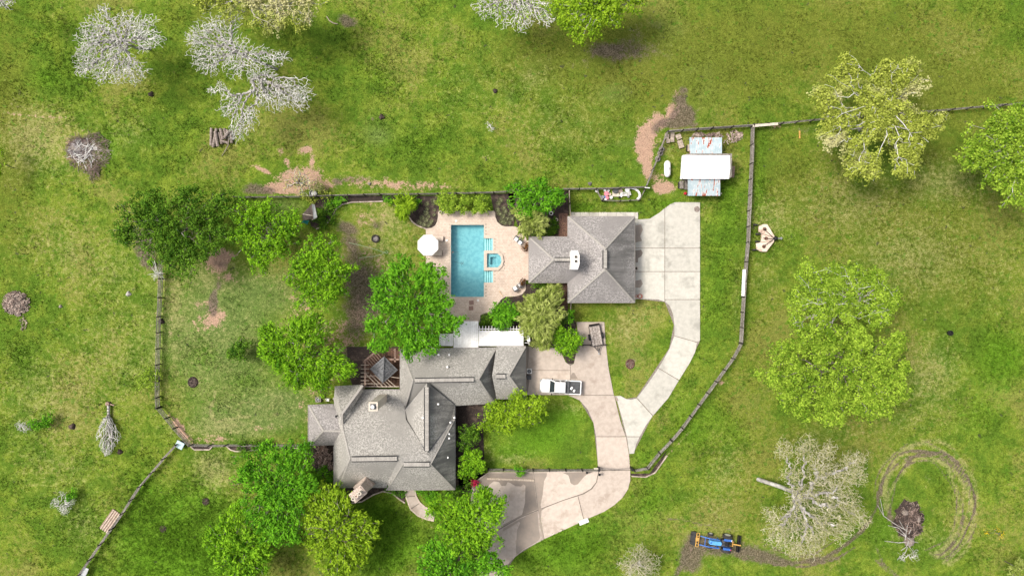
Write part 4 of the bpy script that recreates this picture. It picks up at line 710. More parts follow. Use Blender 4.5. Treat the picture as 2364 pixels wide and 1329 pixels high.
# ---------------------------------------------------------------- fences
def fence(name, label, pts, rails=(.35, .7, 1.05, 1.4), post=True, step=39, m='wood_grey', pm='wood_dark', ph=1.5, rh=.13, rt_=.05, cat='fence', pw_=.15):
    root = thing(name, label, cat, P(*pts[0]))
    seg = []
    for a, b_ in zip(pts, pts[1:]):
        L = math.dist(a, b_); k = max(1, round(L / step)); seg += [((a[0] + (b_[0] - a[0]) * i / k, a[1] + (b_[1] - a[1]) * i / k), (a[0] + (b_[0] - a[0]) * (i + 1) / k, a[1] + (b_[1] - a[1]) * (i + 1) / k)) for i in range(k)]
    for a, b_ in seg:
        A = P(*a); B = P(*b_); d = (B - A).normalized() * .01
        for z in rails:
            j = Vector((random.uniform(-.03, .03), random.uniform(-.03, .03), random.uniform(-.02, .02))); fromMB('rail', MB().bar(A + Vector((0, 0, z)) + d + j * .5, B + Vector((0, 0, z)) - d + j, rt_, rh, random.random()), M[m], root)
    if post:
        for a in [s_[0] for s_ in seg] + [seg[-1][1]]:
            A = P(*a); fromMB('post', MB().box((A.x, A.y, ph / 2 - .05), (pw_, pw_, ph + .1), random.uniform(-.2, .2), random.uniform(-.015, .015), random.uniform(-.015, .015)), M[pm], root)
    return root
fence('paddock_fence', 'four-rail fence along the left side of the back yard', [(380, 600), (374, 730), (371, 840), (370, 915), (371, 938)])
fence('paddock_fence', 'four-rail fence slanting down to the pale blue trough', [(373, 939), (410, 985), (446, 1025)])
fence('paddock_fence', 'four-rail fence running right from the trough corner to the house', [(447, 1024), (490, 1025), (600, 1024), (712, 1024)])
fence('paddock_fence', 'top-railed fence along the north of the garden, left of the big mulch bed', [(548, 457), (700, 456), (880, 450), (1012, 450)], rh=.16, rt_=.06)
fence('paddock_fence', 'fence along the head of the pool behind the hedge', [(1013, 449), (1140, 446), (1200, 443), (1288, 440)], rh=.16, rt_=.06)
fence('paddock_fence', 'grey fence above the small corral with the pink tubs', [(1296, 439), (1375, 438), (1430, 436), (1488, 434)], rh=.14, rt_=.08)
fence('corral_fence', 'low dark fence enclosing the little corral of buckets', [(1375, 440), (1389, 464), (1430, 465), (1474, 463), (1486, 440)], rails=(.35, .8, 1.1), step=28, ph=1.2, m='wood_grey')
fence('paddock_fence', 'pale fence slanting from the corral up past the tyres', [(1489, 433), (1505, 393), (1537, 308)], m='wood_grey')
fence('paddock_fence', 'fence above the shed yard rising to the corner gate post', [(1538, 307), (1640, 299), (1732, 293)], m='wood_grey', rt_=.09)
fence('plank_fence', 'tall weathered fence running down the right side of the yard', [(1733, 294), (1730, 380), (1722, 560), (1714, 650), (1706, 790)], rails=(.3, .6, .9, 1.2, 1.48), rt_=.1, rh=.14, ph=1.55)
fence('paddock_fence', 'curving four-rail fence right of the new driveway', [(1706, 792), (1688, 826), (1630, 905), (1572, 985), (1548, 1013)], rt_=.07)
fence('paddock_fence', 'four-rail fence of the curve end beside the drive gate', [(1547, 1014), (1520, 1042), (1492, 1077), (1462, 1082)], rt_=.06)
fence('paddock_fence', 'dark fence between front lawn and driveway loop', [(1128, 1080), (1230, 1081), (1380, 1081)], rt_=.05)
fence('paddock_fence', 'thin fence crossing the pasture corner at lower left', [(415, 1022), (384, 1055), (330, 1118), (290, 1180), (240, 1250), (192, 1320), (170, 1350)], rt_=.09, rails=(.4, .8, 1.2), step=44)
fence('paddock_fence', 'long pasture fence under the upper right oaks', [(1733, 292), (1800, 288), (1870, 281), (2150, 260), (2310, 246), (2400, 238)], rt_=.06, rails=(.4, .8, 1.2, 1.35), step=42)
fence('garden_fence', 'short pale garden fence left of the garage walkway, upper', [(1313, 440), (1316, 503)], rails=(.3, .7, 1.1), step=30, m='wood_pale'); fence('garden_fence', 'short pale garden fence below the lower garage corner', [(1317, 699), (1316, 722)], rails=(.3, .7, 1.1), step=24, m='wood_pale')
fence('garden_fence', 'small dark fence across the trailer pad', [(1326, 795), (1362, 796)], rails=(.3, .7), step=20, m='wood_dark', ph=.9); fence('garden_fence', 'small dark fence right of the trailer tongue', [(1386, 795), (1398, 795)], rails=(.3, .7), step=14, m='wood_dark', ph=.9)
fence('garden_fence', 'thin dark garden fence along the east house wall', [(1056, 968), (1056, 1000), (1057, 1060)], rails=(.3, .7), step=20, m='wood_dark', ph=.9)
gt = thing('drive_gate', 'black double farm gate across the driveway', 'gate', P(1418, 1081)); 
for s_, (a, b_) in enumerate((((1384, 1081), (1418, 1084)), ((1420, 1084), (1456, 1081)))):
    for z in (.3, .6, .9, 1.2): fromMB('gate_rail', MB().tube([P(*a, z), P(*b_, z)], .03), M['black'] if z < 1.1 else M['wood_grey'], gt)
    fromMB('gate_stile', MB().bar(P(*a, .2), P(*a, 1.3), .06, .06) if False else MB().tube([P(*a, .15), P(*a, 1.3)], .05).tube([P(*b_, .15), P(*b_, 1.3)], .05), M['black'], gt)
    m_ = ((a[0] + b_[0]) / 2, (a[1] + b_[1]) / 2); fromMB('gate_brace', MB().tube([P(*a, 1.2), P(*m_, .3), P(*b_, 1.2)], .025), M['black'], gt)
for a in ((1382, 1081), (1458, 1081)): fromMB('gate_post', MB().box(P(*a, .8), (.28, .28, 1.7)), M['black'], gt)
for x_, y_, lb in ((1384, 1095, 'black gate opener post at the driveway, right one'), (1355, 1090, 'black bollard light at the driveway edge, left one')):
    rt = thing('bollard', lb, 'bollard', P(x_, y_)); fromMB('post', MB().box(P(x_, y_, .45), (.14, .14, .9)), M['black'], rt); fromMB('cap', MB().box(P(x_, y_, .95), (.3, .3, .14)), M['black'], rt)
def board(name, label, cat, a, b_, z, w_, h_, m): A = P(*a, z); o = fromMB(name, MB().bar(A, P(*b_, z), w_, h_), M[m], loc=(A.x, A.y, 0)); return tag(o, label, cat)
board('white_trough', 'long white feed board hung on the right yard fence', 'trough', (1718, 622), (1715, 683), 1.45, .42, .14, 'white_metal'); board('white_trough', 'white board lying on top of the pasture fence corner', 'board', (1738, 291), (1796, 286), 1.45, .34, .08, 'stucco')
board('yellow_board', 'short yellow plank standing in the grass below the pasture fence', 'plank', (1846, 302), (1846, 320), .1, .2, .08, 'yellow_paint'); board('white_board', 'white board leaning on the gate side of the front lawn fence', 'board', (1371, 1081), (1381, 1081), 1.5, .2, .05, 'stucco')
board('white_step', 'white marker block at the edge of the driveway loop', 'block', (1337, 1207), (1358, 1199), .18, .6, .2, 'white_paint'); board('corral_gate_bar', 'short white bar crossing the corral corner post', 'bar', (1488, 433), (1500, 434), 1.3, .12, .1, 'white_paint')
board('pool_pole', 'thin bamboo pole leaning at the patio edge', 'pole', (1152, 671), (1161, 684), .3, .05, .05, 'yellow_paint'); board('grate', 'grey metal sheet at the lower end of the corner fence', 'sheet', (200, 1310), (190, 1332), .9, .7, .05, 'steel')
rt = thing('manhole', 'round dark burn mark ring on the upper end of the new driveway', 'drain cover', P(1609, 483)); fromMB('cover', MB().lathe(P(1609, 483, .06), [(.42, 0), (.42, .02), (.36, .03), (0, .03)], 20), M['log'], rt)
tr = thing('water_trough', 'pale blue square cover on the trough at the fence junction', 'trough', P(420, 1024), R(-28)); o = fromMB('lid', MB().pad(0, 0, 1.15, 1.0, .04, [(.62, 0), (.7, 0), (.72, .03)]), M['tin_plain'] if 'tin_plain' in M else M.setdefault('tin_plain', simple('pale_blue_metal', (.45, .60, .62), (.40, .54, .56), 2, rough=.5)), None, True); o.parent = tr
o = fromMB('basin', MB().pad(0, 0, .95, .8, .05, [(0, 0), (.62, 0)]), M['wood_dark'], None, True); o.parent = tr
# red metal beams
rt = thing('beam_stack', 'five rusty red and white beams stacked by the lower left fence', 'beams', P(258, 1203), R(55))
for i in range(5):
    o = fromMB('beam', MB().box((0, (i - 2) * .34, .12), (3.4, .13, .14), tone=.9), M['wood_pale'], None, True); o.parent = rt
    o = fromMB('beam', MB().box((0, (i - 2) * .34 + .16, .08), (3.3, .15, .1), tone=.6), M['wood_pink'], None, True); o.parent = rt
# log stack
lg = [((488, 296), (487, 336), 1), ((500, 297), (492, 340), .5), ((497, 304), (503, 338), 1.0), ((505, 306), (512, 332), .8), ((509, 297), (515, 322), 1.0), ((518, 297), (522, 316), .8), ((525, 300), (520, 322), .7), ((533, 303), (535, 330), 1.0), ((529, 303), (518, 318), .9), ((512, 325), (526, 330), .4)]
for k, (a, b_, z) in enumerate(lg):
    A = P(*a); rr = .2 + .04 * ((k * 7) % 3) / 2; z_ = rr + (.28 if k in (8, 2, 4) else 0); pts = [P(a[0] + (b_[0] - a[0]) * t, a[1] + (b_[1] - a[1]) * t, z_) for t in (0, .33, .66, 1)]
    o = thing('log', ('%s cut log of the stack right of the brush pile' % ['leftmost', 'half-buried second', 'thick third', 'fourth', 'upper middle', 'short sixth', 'slim seventh', 'rightmost', 'crossed top', 'small bottom'][k]), 'log', A, 0, 'logs stacked in the left pasture')
    fromMB('bark_surface', MB().tube(pts, [rr, rr * 1.04, rr * .97, rr], 9, True, .3 + .4 * random.random()), M['log'], o, smooth=False); fromMB('cut_end', MB().tube([pts[-1], pts[-1] + (pts[-1] - pts[-2]).normalized() * .02], rr * .93, 9), M['wood_pale'], o)
o = fromMB('branch', MB().tube([P(528, 318, .6), P(527, 335, .4), P(520, 348, .15), P(512, 360, .05)], [.1, .09, .07, .04], 6), M['log'], loc=P(528, 318)); tag(o, 'long curved branch hanging off the log stack', 'branch')
o = fromMB('branch', MB().tube([P(754, 38, .1), P(760, 48, .12), P(770, 54, .1), P(780, 56, .05)], [.05, .07, .08, .07], 6), M['wood_pale'], loc=P(754, 38)); tag(o, 'pale curved branch lying near the top olive tree', 'branch')
# ---------------------------------------------------------------- vehicles
def L(root, name, mb, m, smooth=False, parent=None): o = fromMB(name, mb, M[m], None, True, smooth); o.parent = parent or root; return o
def wheel(root, x, y, r, w_, m='steel', rim_r=.6, z=None):
    z = r if z is None else z; n = 20; rings = []
    for yy, rr in ((-w_ / 2, r * .8), (-w_ / 2, r * .93), (-w_ * .38, r), (w_ * .38, r), (w_ / 2, r * .93), (w_ / 2, r * .8)): rings.append([(x + rr * math.cos(6.283 * k / n), y + yy, z + rr * math.sin(6.283 * k / n)) for k in range(n)])
    o = L(root, 'wheel', MB().loft(rings), 'rubber'); rr = r * rim_r; rings = [[(x + q * math.cos(6.283 * k / n), y + yy, z + q * math.sin(6.283 * k / n)) for k in range(n)] for yy, q in ((-w_ / 2 - .02, rr), (w_ / 2 + .02, rr))]
    L(root, 'rim', MB().loft(rings), m, parent=o); return o
tk = thing('pickup_truck', 'white crew cab pickup with grey toolbox and dark open bed parked left-facing', 'pickup truck', P(1293.5, 890, 0), R(-3))
def outline(z, ins, x0=-2.92, x1=2.9, w_=1.96, nose=.35):
    hw = w_ / 2 - ins; a = x0 + ins; b_ = x1 - ins
    return [(a + nose * .9, -hw, z), (-1.9, -hw - .0, z), (0, -hw, z), (2.5, -hw, z), (b_, -hw + .05, z), (b_ + .02, 0, z), (b_, hw - .05, z), (2.5, hw, z), (0, hw, z), (-1.9, hw, z), (a + nose * .9, hw, z), (a + nose * .3, hw - .18, z), (a, hw * .5, z), (a - .03, 0, z), (a, -hw * .5, z), (a + nose * .3, -hw + .18, z)]
L(tk, 'body', MB().loft([outline(.42, .1), outline(.55, .01), outline(.9, 0), outline(1.02, .03)]), 'white_metal')
def ring4(z, x0, x1, w_, c=.12): return [(x0 + c, -w_ / 2, z), (x1 - c, -w_ / 2, z), (x1, -w_ / 2 + c, z), (x1, w_ / 2 - c, z), (x1 - c, w_ / 2, z), (x0 + c, w_ / 2, z), (x0, w_ / 2 - c, z), (x0, -w_ / 2 + c, z)]
L(tk, 'hood', MB().loft([ring4(.98, -2.85, -1.3, 1.84, .25), ring4(1.10, -2.78, -1.3, 1.74, .3), ring4(1.17, -2.6, -1.3, 1.55, .35)]), 'white_metal')
L(tk, 'cab', MB().loft([ring4(1.0, -1.62, .72, 1.88, .08), ring4(1.12, -1.55, .70, 1.84, .08), ring4(1.76, -.88, .62, 1.52, .14), ring4(1.84, -.76, .52, 1.36, .18)]), 'white_metal')
L(tk, 'windshield', MB().add([(-1.53, -.84, 1.16), (-1.53, .84, 1.16), (-.93, .68, 1.74), (-.93, -.68, 1.74), (-1.57, -.84, 1.17), (-1.57, .84, 1.17), (-.97, .68, 1.77), (-.97, -.68, 1.77)], [(0, 1, 2, 3), (4, 7, 6, 5), (0, 4, 5, 1), (3, 2, 6, 7), (0, 3, 7, 4), (1, 5, 6, 2)]), 'glass_dark')
for s_ in (-1, 1):
    for a, b_ in ((-1.1, -.25), (-.17, .5)): L(tk, 'side_window', MB().add([(a, s_ * .925, 1.16), (b_, s_ * .925, 1.16), (b_, s_ * .80, 1.68), (a + .25, s_ * .80, 1.68), (a, s_ * .94, 1.17), (b_, s_ * .94, 1.17), (b_, s_ * .815, 1.69), (a + .25, s_ * .815, 1.69)], [(0, 1, 2, 3), (4, 7, 6, 5), (0, 4, 5, 1), (3, 2, 6, 7), (0, 3, 7, 4), (1, 5, 6, 2)]), 'glass_dark')
    L(tk, 'mirror', MB().box((-1.28, s_ * 1.08, 1.22), (.12, .24, .18)).box((-1.26, s_ * .97, 1.18), (.05, .12, .05)), 'black'); L(tk, 'headlight', MB().box((-2.8, s_ * .72, .92), (.22, .3, .16), s_ * R(-18)), 'glass_dark' if False else 'steel')
    L(tk, 'bed_side', MB().box((1.8, s_ * .93, 1.08), (2.16, .12, .16)), 'white_metal'); L(tk, 'tail_light', MB().box((2.87, s_ * .88, .95), (.06, .12, .3)), 'red')
    for xx in (-1.85, 1.75): wheel(tk, xx, s_ * .84, .4, .26)
L(tk, 'rear_window', MB().box((.7, 0, 1.45), (.05, 1.3, .42), 0, 0, R(-8)), 'glass_dark'); L(tk, 'tailgate', MB().box((2.84, 0, 1.04), (.12, 1.74, .26)), 'white_metal'); L(tk, 'bed_floor', MB().box((1.85, 0, 1.03), (1.88, 1.74, .03)), 'grey_plastic')
mb = MB(); [mb.box((1.85, (k - 4) * .2, 1.055), (1.84, .05, .02)) for k in range(9)]; L(tk, 'bed_ribs', mb, 'black'); L(tk, 'toolbox', MB().pad(.98, 0, .46, 1.82, .03, [(1.05, 0), (1.28, 0), (1.31, .04)]), 'grey_plastic'); L(tk, 'bumper', MB().box((-2.93, 0, .55), (.12, 1.7, .18)).box((2.98, 0, .5), (.14, 1.7, .18)), 'steel'); L(tk, 'tow_ball', MB().lathe((3.1, -.05, .5), [(.04, 0), (.05, .1), (.02, .12)], 8), 'black')
for x_, y_, s_, lb in ((1319.5, 895.5, 1.0, 'white sack lying in the truck bed nearer the toolbox'), (1325.5, 901.5, .9, 'white sack at the lower side of the truck bed')):
    o = fromMB('sack', MB().pad(0, 0, .34 * s_, .5 * s_, .12, [(0, .06), (.06, 0), (.14, .01), (.2, .1)], R(-30)), M['white_cloth'], None, True, True, loc=P(x_, y_, 1.06)); tag(o, lb, 'sack')
tr = thing('flatbed_trailer', 'small flatbed trailer with weathered plank deck and dark frame on the parking pad', 'trailer', P(1374.5, 774), R(9.5))
for i in range(10): L(tr, 'plank', MB().box(((i - 4.5) * .145, 0, .55 + random.uniform(0, .015)), (.125, 2.75, .05), tone=random.random()), 'wood_trailer' if 'wood_trailer' in M else (M.setdefault('wood_trailer', simple('bleached_planks', (.50, .45, .41), (.20, .16, .14), 5, tone=.4)) and 'wood_trailer'))
L(tr, 'frame', MB().box((-.79, 0, .5), (.08, 2.9, .14)).box((.79, 0, .5), (.08, 2.9, .14)).box((0, -1.43, .5), (1.66, .08, .14)).box((0, 1.43, .5), (1.66, .08, .14)), 'black')
L(tr, 'ramp', MB().box((0, 1.62, .75), (1.5, .06, .5), 0, R(-25)).box((-.72, 1.62, .75), (.08, .12, .6)).box((.72, 1.62, .75), (.08, .12, .6)), 'wood_dark'); L(tr, 'tongue', MB().bar((-.6, -1.4, .48), (0, -2.3, .46), .08, .1).bar((.6, -1.4, .48), (0, -2.3, .46), .08, .1).bar((0, -1.4, .47), (0, -2.6, .45), .08, .08), 'black'); L(tr, 'jack', MB().tube([(0, -2.15, .1), (0, -2.15, .9)], .05), 'steel'); L(tr, 'coupler', MB().box((0, -2.6, .48), (.14, .3, .12)), 'steel')
for s_ in (-1, 1): o = wheel(tr, 0, s_ * 0, .33, .2) if False else None; 
for s_ in (-1, 1):
    n = 18; rings = [[(s_ * .95 + xx, -.1 + rr * math.cos(6.283 * k / n), .33 + rr * math.sin(6.283 * k / n)) for k in range(n)] for xx, rr in ((-.1, .27), (-.08, .33), (.08, .33), (.1, .27))]
    w_ = L(tr, 'wheel', MB().loft(rings), 'rubber'); L(tr, 'fender', MB().loft([[(s_ * .95 + xx, -.1 + .45 * math.cos(a) * q, .33 + .4 * math.sin(a) * q) for xx in (-.14, .14) for q in (1,)] + [(s_ * .95 + xx, -.1 + .41 * math.cos(a), .33 + .36 * math.sin(a)) for xx in (.14, -.14)] for a in [R(10 + 20 * k) for k in range(9)]]), 'black')
# tractor
T = thing('tractor', 'blue compact tractor with yellow front loader frame and rear blade', 'tractor', P(1654, 1246.5), R(-6.9)); 
L(T, 'hood', MB().loft([ring4(.75, -1.35, .35, .62, .08), ring4(1.22, -1.35, .35, .6, .1), ring4(1.32, -1.28, .35, .48, .12)]), 'lightblue_paint'); L(T, 'grille', MB().box((-1.15, 0, 1.33), (.2, .22, .03)), 'blue_paint'); L(T, 'chassis', MB().box((-.2, 0, .6), (2.6, .4, .36)).box((.95, 0, .7), (.9, .9, .3)), 'grey_plastic'); L(T, 'platform', MB().box((.75, 0, .72), (.8, 1.25, .06)), 'black')
for s_ in (-1, 1):
    wheel(T, -1.1, s_ * .92, .42, .28, 'white_paint'); wheel(T, 1.25, s_ * 1.0, .72, .42, 'white_paint'); L(T, 'fender', MB().box((1.2, s_ * .62, 1.32), (1.15, .34, .06)).box((1.2, s_ * .47, 1.1), (1.1, .05, .5)), 'blue_paint'); L(T, 'fender_light', MB().box((1.7, s_ * .65, 1.38), (.1, .2, .08)), 'red' if s_ < 0 else 'white_paint')
    L(T, 'loader_arm', MB().bar((.0, s_ * .58, 1.45), (-1.4, s_ * .60, 1.35), .12, .16).bar((-1.4, s_ * .60, 1.35), (-2.6, s_ * .62, .75), .12, .16), 'blue_paint'); L(T, 'loader_cylinder', MB().bar((-.4, s_ * .58, 1.0), (-1.9, s_ * .62, 1.0), .07, .07), 'steel'); L(T, 'loader_post', MB().box((-.1, s_ * .55, 1.05), (.16, .12, .9)), 'blue_paint')
    L(T, 'loader_tine', MB().bar((-3.0, s_ * .5, .35), (-3.9, s_ * .5, .2), .12, .1), 'black')
L(T, 'crossbar', MB().bar((-1.95, -.62, 1.05), (-1.95, .62, 1.05), .1, .1), 'blue_paint'); L(T, 'seat', MB().pad(1.1, 0, .5, .52, .1, [(.95, .02), (1.15, 0), (1.18, .05)]).pad(1.36, 0, .12, .48, .05, [(1.1, 0), (1.55, 0), (1.6, .03)]), 'black'); L(T, 'steering_wheel', MB().tube([(.62 + .2 * math.cos(a), .2 * math.sin(a), 1.5) for a in [6.283 * k / 14 for k in range(15)]], .02, 5).bar((.45, 0, 1.2), (.62, 0, 1.5), .05, .05), 'black')
L(T, 'roll_bar', MB().tube([(1.62, -.5, 1.0), (1.62, -.5, 1.5), (1.62, .5, 1.5), (1.62, .5, 1.0)], .03), 'black')
mb = MB(); [mb.bar((-2.75 - .0, y0, .7), (-2.75, y1, .7), .08, .08) for y0, y1 in ((-1.0, 1.0),)]; mb.bar((-3.15, -.95, .75), (-3.15, .95, .75), .1, .1).bar((-2.75, 1, .7), (-3.15, .95, .75), .07, .07).bar((-2.75, -1, .7), (-3.15, -.95, .75), .07, .07).box((-3.0, .1, .8), (.5, .5, .12)).bar((-3.15, .4, .8), (-2.75, .7, .8), .07, .07).bar((-3.15, -.4, .8), (-2.75, -.6, .8), .07, .07); L(T, 'grapple_frame', mb, 'yellow_paint')
L(T, 'bucket', MB().add([(-3.2, -1.0, .5), (-3.2, 1.0, .5), (-3.8, .9, .12), (-3.8, -.9, .12), (-3.2, -1.0, .1), (-3.2, 1.0, .1), (-3.8, .9, .08), (-3.8, -.9, .08)], [(0, 1, 2, 3), (4, 7, 6, 5), (0, 4, 5, 1), (3, 2, 6, 7), (0, 3, 7, 4), (1, 5, 6, 2)]), 'black')
L(T, 'hitch', MB().bar((2.15, -.4, .6), (2.15, .35, .6), .14, .16).bar((2.15, 0, .7), (3.3, -.05, .75), .16, .14).bar((1.6, -.35, .6), (2.2, -.35, .5), .07, .07).bar((1.6, .35, .6), (2.2, .35, .5), .07, .07), 'yellow_paint'); L(T, 'rear_blade', MB().box((2.95, .02, .35), (.12, 2.3, .5)).box((3.22, .02, .35), (.12, 2.3, .5)).box((3.08, 1.12, .3), (.36, .06, .5)).box((3.08, -1.12, .3), (.36, .06, .5)), 'black')
# pull-behind mower
mc = P(1768.6, 549.5); mw = thing('towed_mower', 'cream wide pull-behind field mower parked right of the yard fence', 'mower', mc)
pts = [(580, 470), (680, 415), (790, 415), (985, 735), (960, 860), (770, 1115), (620, 1115), (520, 1050), (510, 900), (620, 880), (640, 800), (640, 645), (570, 600)]
fromMB('deck', MB().slab([P(1700 + a / 11.075, 480 + b_ / 11.075, .62) for a, b_ in pts], .25), M['cream_deck'] if 'cream_deck' in M else M.setdefault('cream_deck', simple('dusty_cream_steel', (.74, .60, .49), (.60, .47, .38), 2.2, c3=(.33, .23, .18), s3=1.0)), mw)
def mp(a, b_, z): return P(1700 + a / 11.075, 480 + b_ / 11.075, z)
for a, b_ in ((720, 540), (760, 780), (700, 985)): fromMB('gearbox', MB().lathe(mp(a, b_, .62), [(.26, 0), (.24, .12), (.12, .2), (.12, .3), (0, .32)], 12), M['wood_brown'], mw)
for q in (((700, 535), (960, 770)), ((690, 985), (940, 810)), ((690, 770), (960, 790))): fromMB('drive_shaft', MB().tube([mp(*q[0], .85), mp(*q[1], .95)], .05), M['black'], mw)
fromMB('hub', MB().lathe(mp(990, 780, .5), [(.3, 0), (.3, .3), (.18, .45), (.1, .5), (0, .5)], 12), M['black'], mw); fromMB('drawbar', MB().bar(mp(960, 780, .7), mp(1180, 775, .6), .12, .12).bar(mp(1140, 740, .6), mp(1140, 810, .6), .06, .3), M['steel'], mw)
fromMB('deck_rib', MB().bar(mp(650, 660, .68), mp(940, 745, .68), .05, .08).bar(mp(640, 880, .68), mp(930, 830, .68), .05, .08).bar(mp(680, 500, .68), mp(790, 620, .68), .05, .08), M['wood_brown'], mw)
for a, b_ in ((480, 430), (545, 665), (530, 855), (450, 1070)):
    c0 = mp(a, b_, .3); n = 16; rings = [[(c0.x + rr * math.cos(6.283 * k / n), c0.y + yy, .3 + rr * math.sin(6.283 * k / n)) for k in range(n)] for yy, rr in ((-.12, .22), (-.1, .3), (.1, .3), (.12, .22))]; fromMB('wheel', MB().loft(rings), M['rubber'], mw); fromMB('wheel_arm', MB().bar((c0.x, c0.y, .45), mp(a + 110, b_, .6), .08, .08), M['black'], mw)
# ---------------------------------------------------------------- poolside and yard things
um = thing('parasol', 'white octagonal parasol at the left edge of the pool patio', 'parasol', P(988, 566)); tp = P(988, 566, 2.75); ec = [P(988 + 25.6 * math.cos(R(22.5 + 45 * k)), 566 + 25.6 * math.sin(R(22.5 + 45 * k)), 2.3) for k in range(8)]
for k in range(8):
    a = ec[k]; b_ = ec[(k + 1) % 8]; fromMB('canopy_panel', MB().slab([tp, a, b_], .02, tone=.5), M['white_cloth'], um); fromMB('rib', MB().bar(tp - Vector((0, 0, .06)), a - Vector((0, 0, .05)), .03, .03), M['steel'], um)
fromMB('pole', MB().tube([P(988, 566, .05), (tp.x, tp.y, 2.8)], .03), M['steel'], um); fromMB('base', MB().lathe(P(988, 566, .06), [(.3, 0), (.3, .08), (.1, .12)], 14), M['grey_plastic'], um)
def lounger(x, y, rz, label):
    r_ = thing('sun_lounger', label, 'sun lounger', P(x, y), R(rz), 'cream sun loungers on the pool patio'); L(r_, 'frame', MB().box((0, .33, .34), (2.0, .05, .06)).box((0, -.33, .34), (2.0, .05, .06)).box((-.97, 0, .34), (.05, .66, .06)).box((.97, 0, .34), (.05, .66, .06)), 'wood_brown')
    for sx in (-.85, .85):
        for sy in (-.3, .3): L(r_, 'leg', MB().box((sx, sy, .19), (.05, .05, .26)), 'wood_brown')
    L(r_, 'cushion', MB().pad(.3, 0, 1.3, .7, .08, [(.37, .01), (.42, 0), (.47, .03)]), 'cushion'); L(r_, 'back_cushion', MB().box((-.62, 0, .56), (.75, .7, .09), 0, 0, R(28)), 'cushion'); return r_
lounger(1009, 551, -3, 'cream sun lounger under the upper edge of the parasol'); lounger(1006, 584.5, 0, 'cream sun lounger under the lower edge of the parasol'); lounger(1010, 622, -12, 'cream sun lounger half hidden under the big vivid tree')
def chair(x, y, rz, label):
    r_ = thing('patio_chair', label, 'chair', P(x, y), R(rz), 'dark cushioned chairs on the patio'); L(r_, 'seat_frame', MB().box((0, 0, .36), (.62, .62, .06)), 'black'); L(r_, 'cushion', MB().pad(0, .04, .54, .54, .06, [(.39, .01), (.46, 0), (.5, .04)]), 'white_cloth'); L(r_, 'backrest', MB().box((0, -.34, .62), (.62, .07, .5), 0, R(10)), 'grey_plastic')
    for s_ in (-1, 1): L(r_, 'armrest', MB().box((s_ * .32, 0, .58), (.07, .6, .05)), 'grey_plastic'); L(r_, 'leg', MB().box((s_ * .28, .26, .17), (.05, .05, .34)), 'black'); L(r_, 'leg', MB().box((s_ * .28, -.26, .17), (.05, .05, .34)), 'black')
    return r_
chair(1192, 552, 145, 'patio chair with white cushion near the upper garage wing, left one'); chair(1200.5, 560, 145, 'patio chair with white cushion near the upper garage wing, right one'); chair(1189.5, 666, 30, 'patio chair with white cushion near the lower garage wing, left one'); chair(1200, 657.5, 30, 'patio chair with white cushion near the lower garage wing, right one')
for x_, y_, lb in ((1053, 510, 'round white skimmer lid above the top left of the pool'), (1031.5, 555, 'round white skimmer lid left of the pool'), (1103.5, 693, 'round white skimmer lid below the pool')): o = fromMB('patio_disc', MB().lathe(P(x_, y_, .06), [(.17, 0), (.17, .03), (.13, .05), (0, .05)], 18), M['white_paint'], loc=P(x_, y_)); tag(o, lb, 'lid', 'round white lids on the patio')
for x_, y_, lb in ((1088.5, 698.5, 'brown square mat nearer the pool'), (1087.5, 711, 'brown square mat nearer the house')): o = fromMB('mat', MB().pad(P(x_, y_).x, P(x_, y_).y, .65, .62, .04, [(.062, 0), (.09, 0)], R(4)), M['wood_brown'] if False else M.setdefault('mat', simple('brown_mat', (.30, .19, .16), (.22, .14, .12), 9)), loc=P(x_, y_)); tag(o, lb, 'mat', 'brown mats below the pool')
rt = thing('pool_cleaner', 'small dark pool cleaner floating in the middle of the pool', 'pool cleaner', P(1067, 608)); mb = MB(); pc_ = P(1067, 608, -.05)
for k in range(5): a = 6.283 * k / 5 + .4; mb.tube([(pc_.x, pc_.y, -.04), (pc_.x + .2 * math.cos(a), pc_.y + .2 * math.sin(a), -.03), (pc_.x + .34 * math.cos(a + .5), pc_.y + .34 * math.sin(a + .5), -.045)], .022, 5)
fromMB('arms', mb, M['grey_plastic'], rt); fromMB('hose', MB().tube([P(1048, 603, -.045), P(1053, 605, -.045), P(1062, 607, -.045), P(1067, 608, -.045)], .02, 5), M['grey_plastic'], rt)
rt = thing('skimmer_net', 'dark leaf skimmer at the left wall of the pool', 'pool net', P(1045, 582)); fromMB('net', MB().lathe(P(1045, 582, -.045), [(.16, 0), (.16, .03), (.1, .02), (0, .01)], 10), M['grey_plastic'], rt); fromMB('handle', MB().tube([P(1045, 582, -.04), P(1059, 582, -.04)], .018, 5), M['grey_plastic'], rt)
def pot(x, y, r_, m, label, plant=None, fill='mulch'):
    rt = thing('flower_pot', label, 'flower pot', P(x, y)); fromMB('pot', MB().lathe(P(x, y, 0), [(r_ * .65, 0), (r_, .42), (r_ * 1.12, .42), (r_ * 1.12, .5), (r_ * .8, .5), (r_ * .78, .42)], 18), M[m], rt); fromMB('soil', MB().lathe(P(x, y, .4), [(r_ * .8, 0), (r_ * .8, .05), (0, .06)], 14), M[fill], rt); return rt
pot(1284, 508, .22, 'stucco', 'cream round pot in the dark planting left of the garage'); pot(1017, 491, .2, 'stucco', 'cream round pot at the top left of the pool patio'); pot(1468, 619.5, .26, 'stucco', 'cream round pot at the garage front between two doors'); pot(1476.5, 683.5, .3, 'terracotta', 'large red pot at the lower garage corner', fill='stucco'); pot(1468.5, 683.5, .18, 'terracotta', 'small red pot at the lower garage corner', fill='stucco')
pot(1272, 493, .26, 'white_paint', 'white ring planter half hidden under the vivid tree')
fp = thing('fire_pit', 'round dark fire pit with ash in the back yard', 'fire pit', P(867, 551)); c0 = P(867, 551)
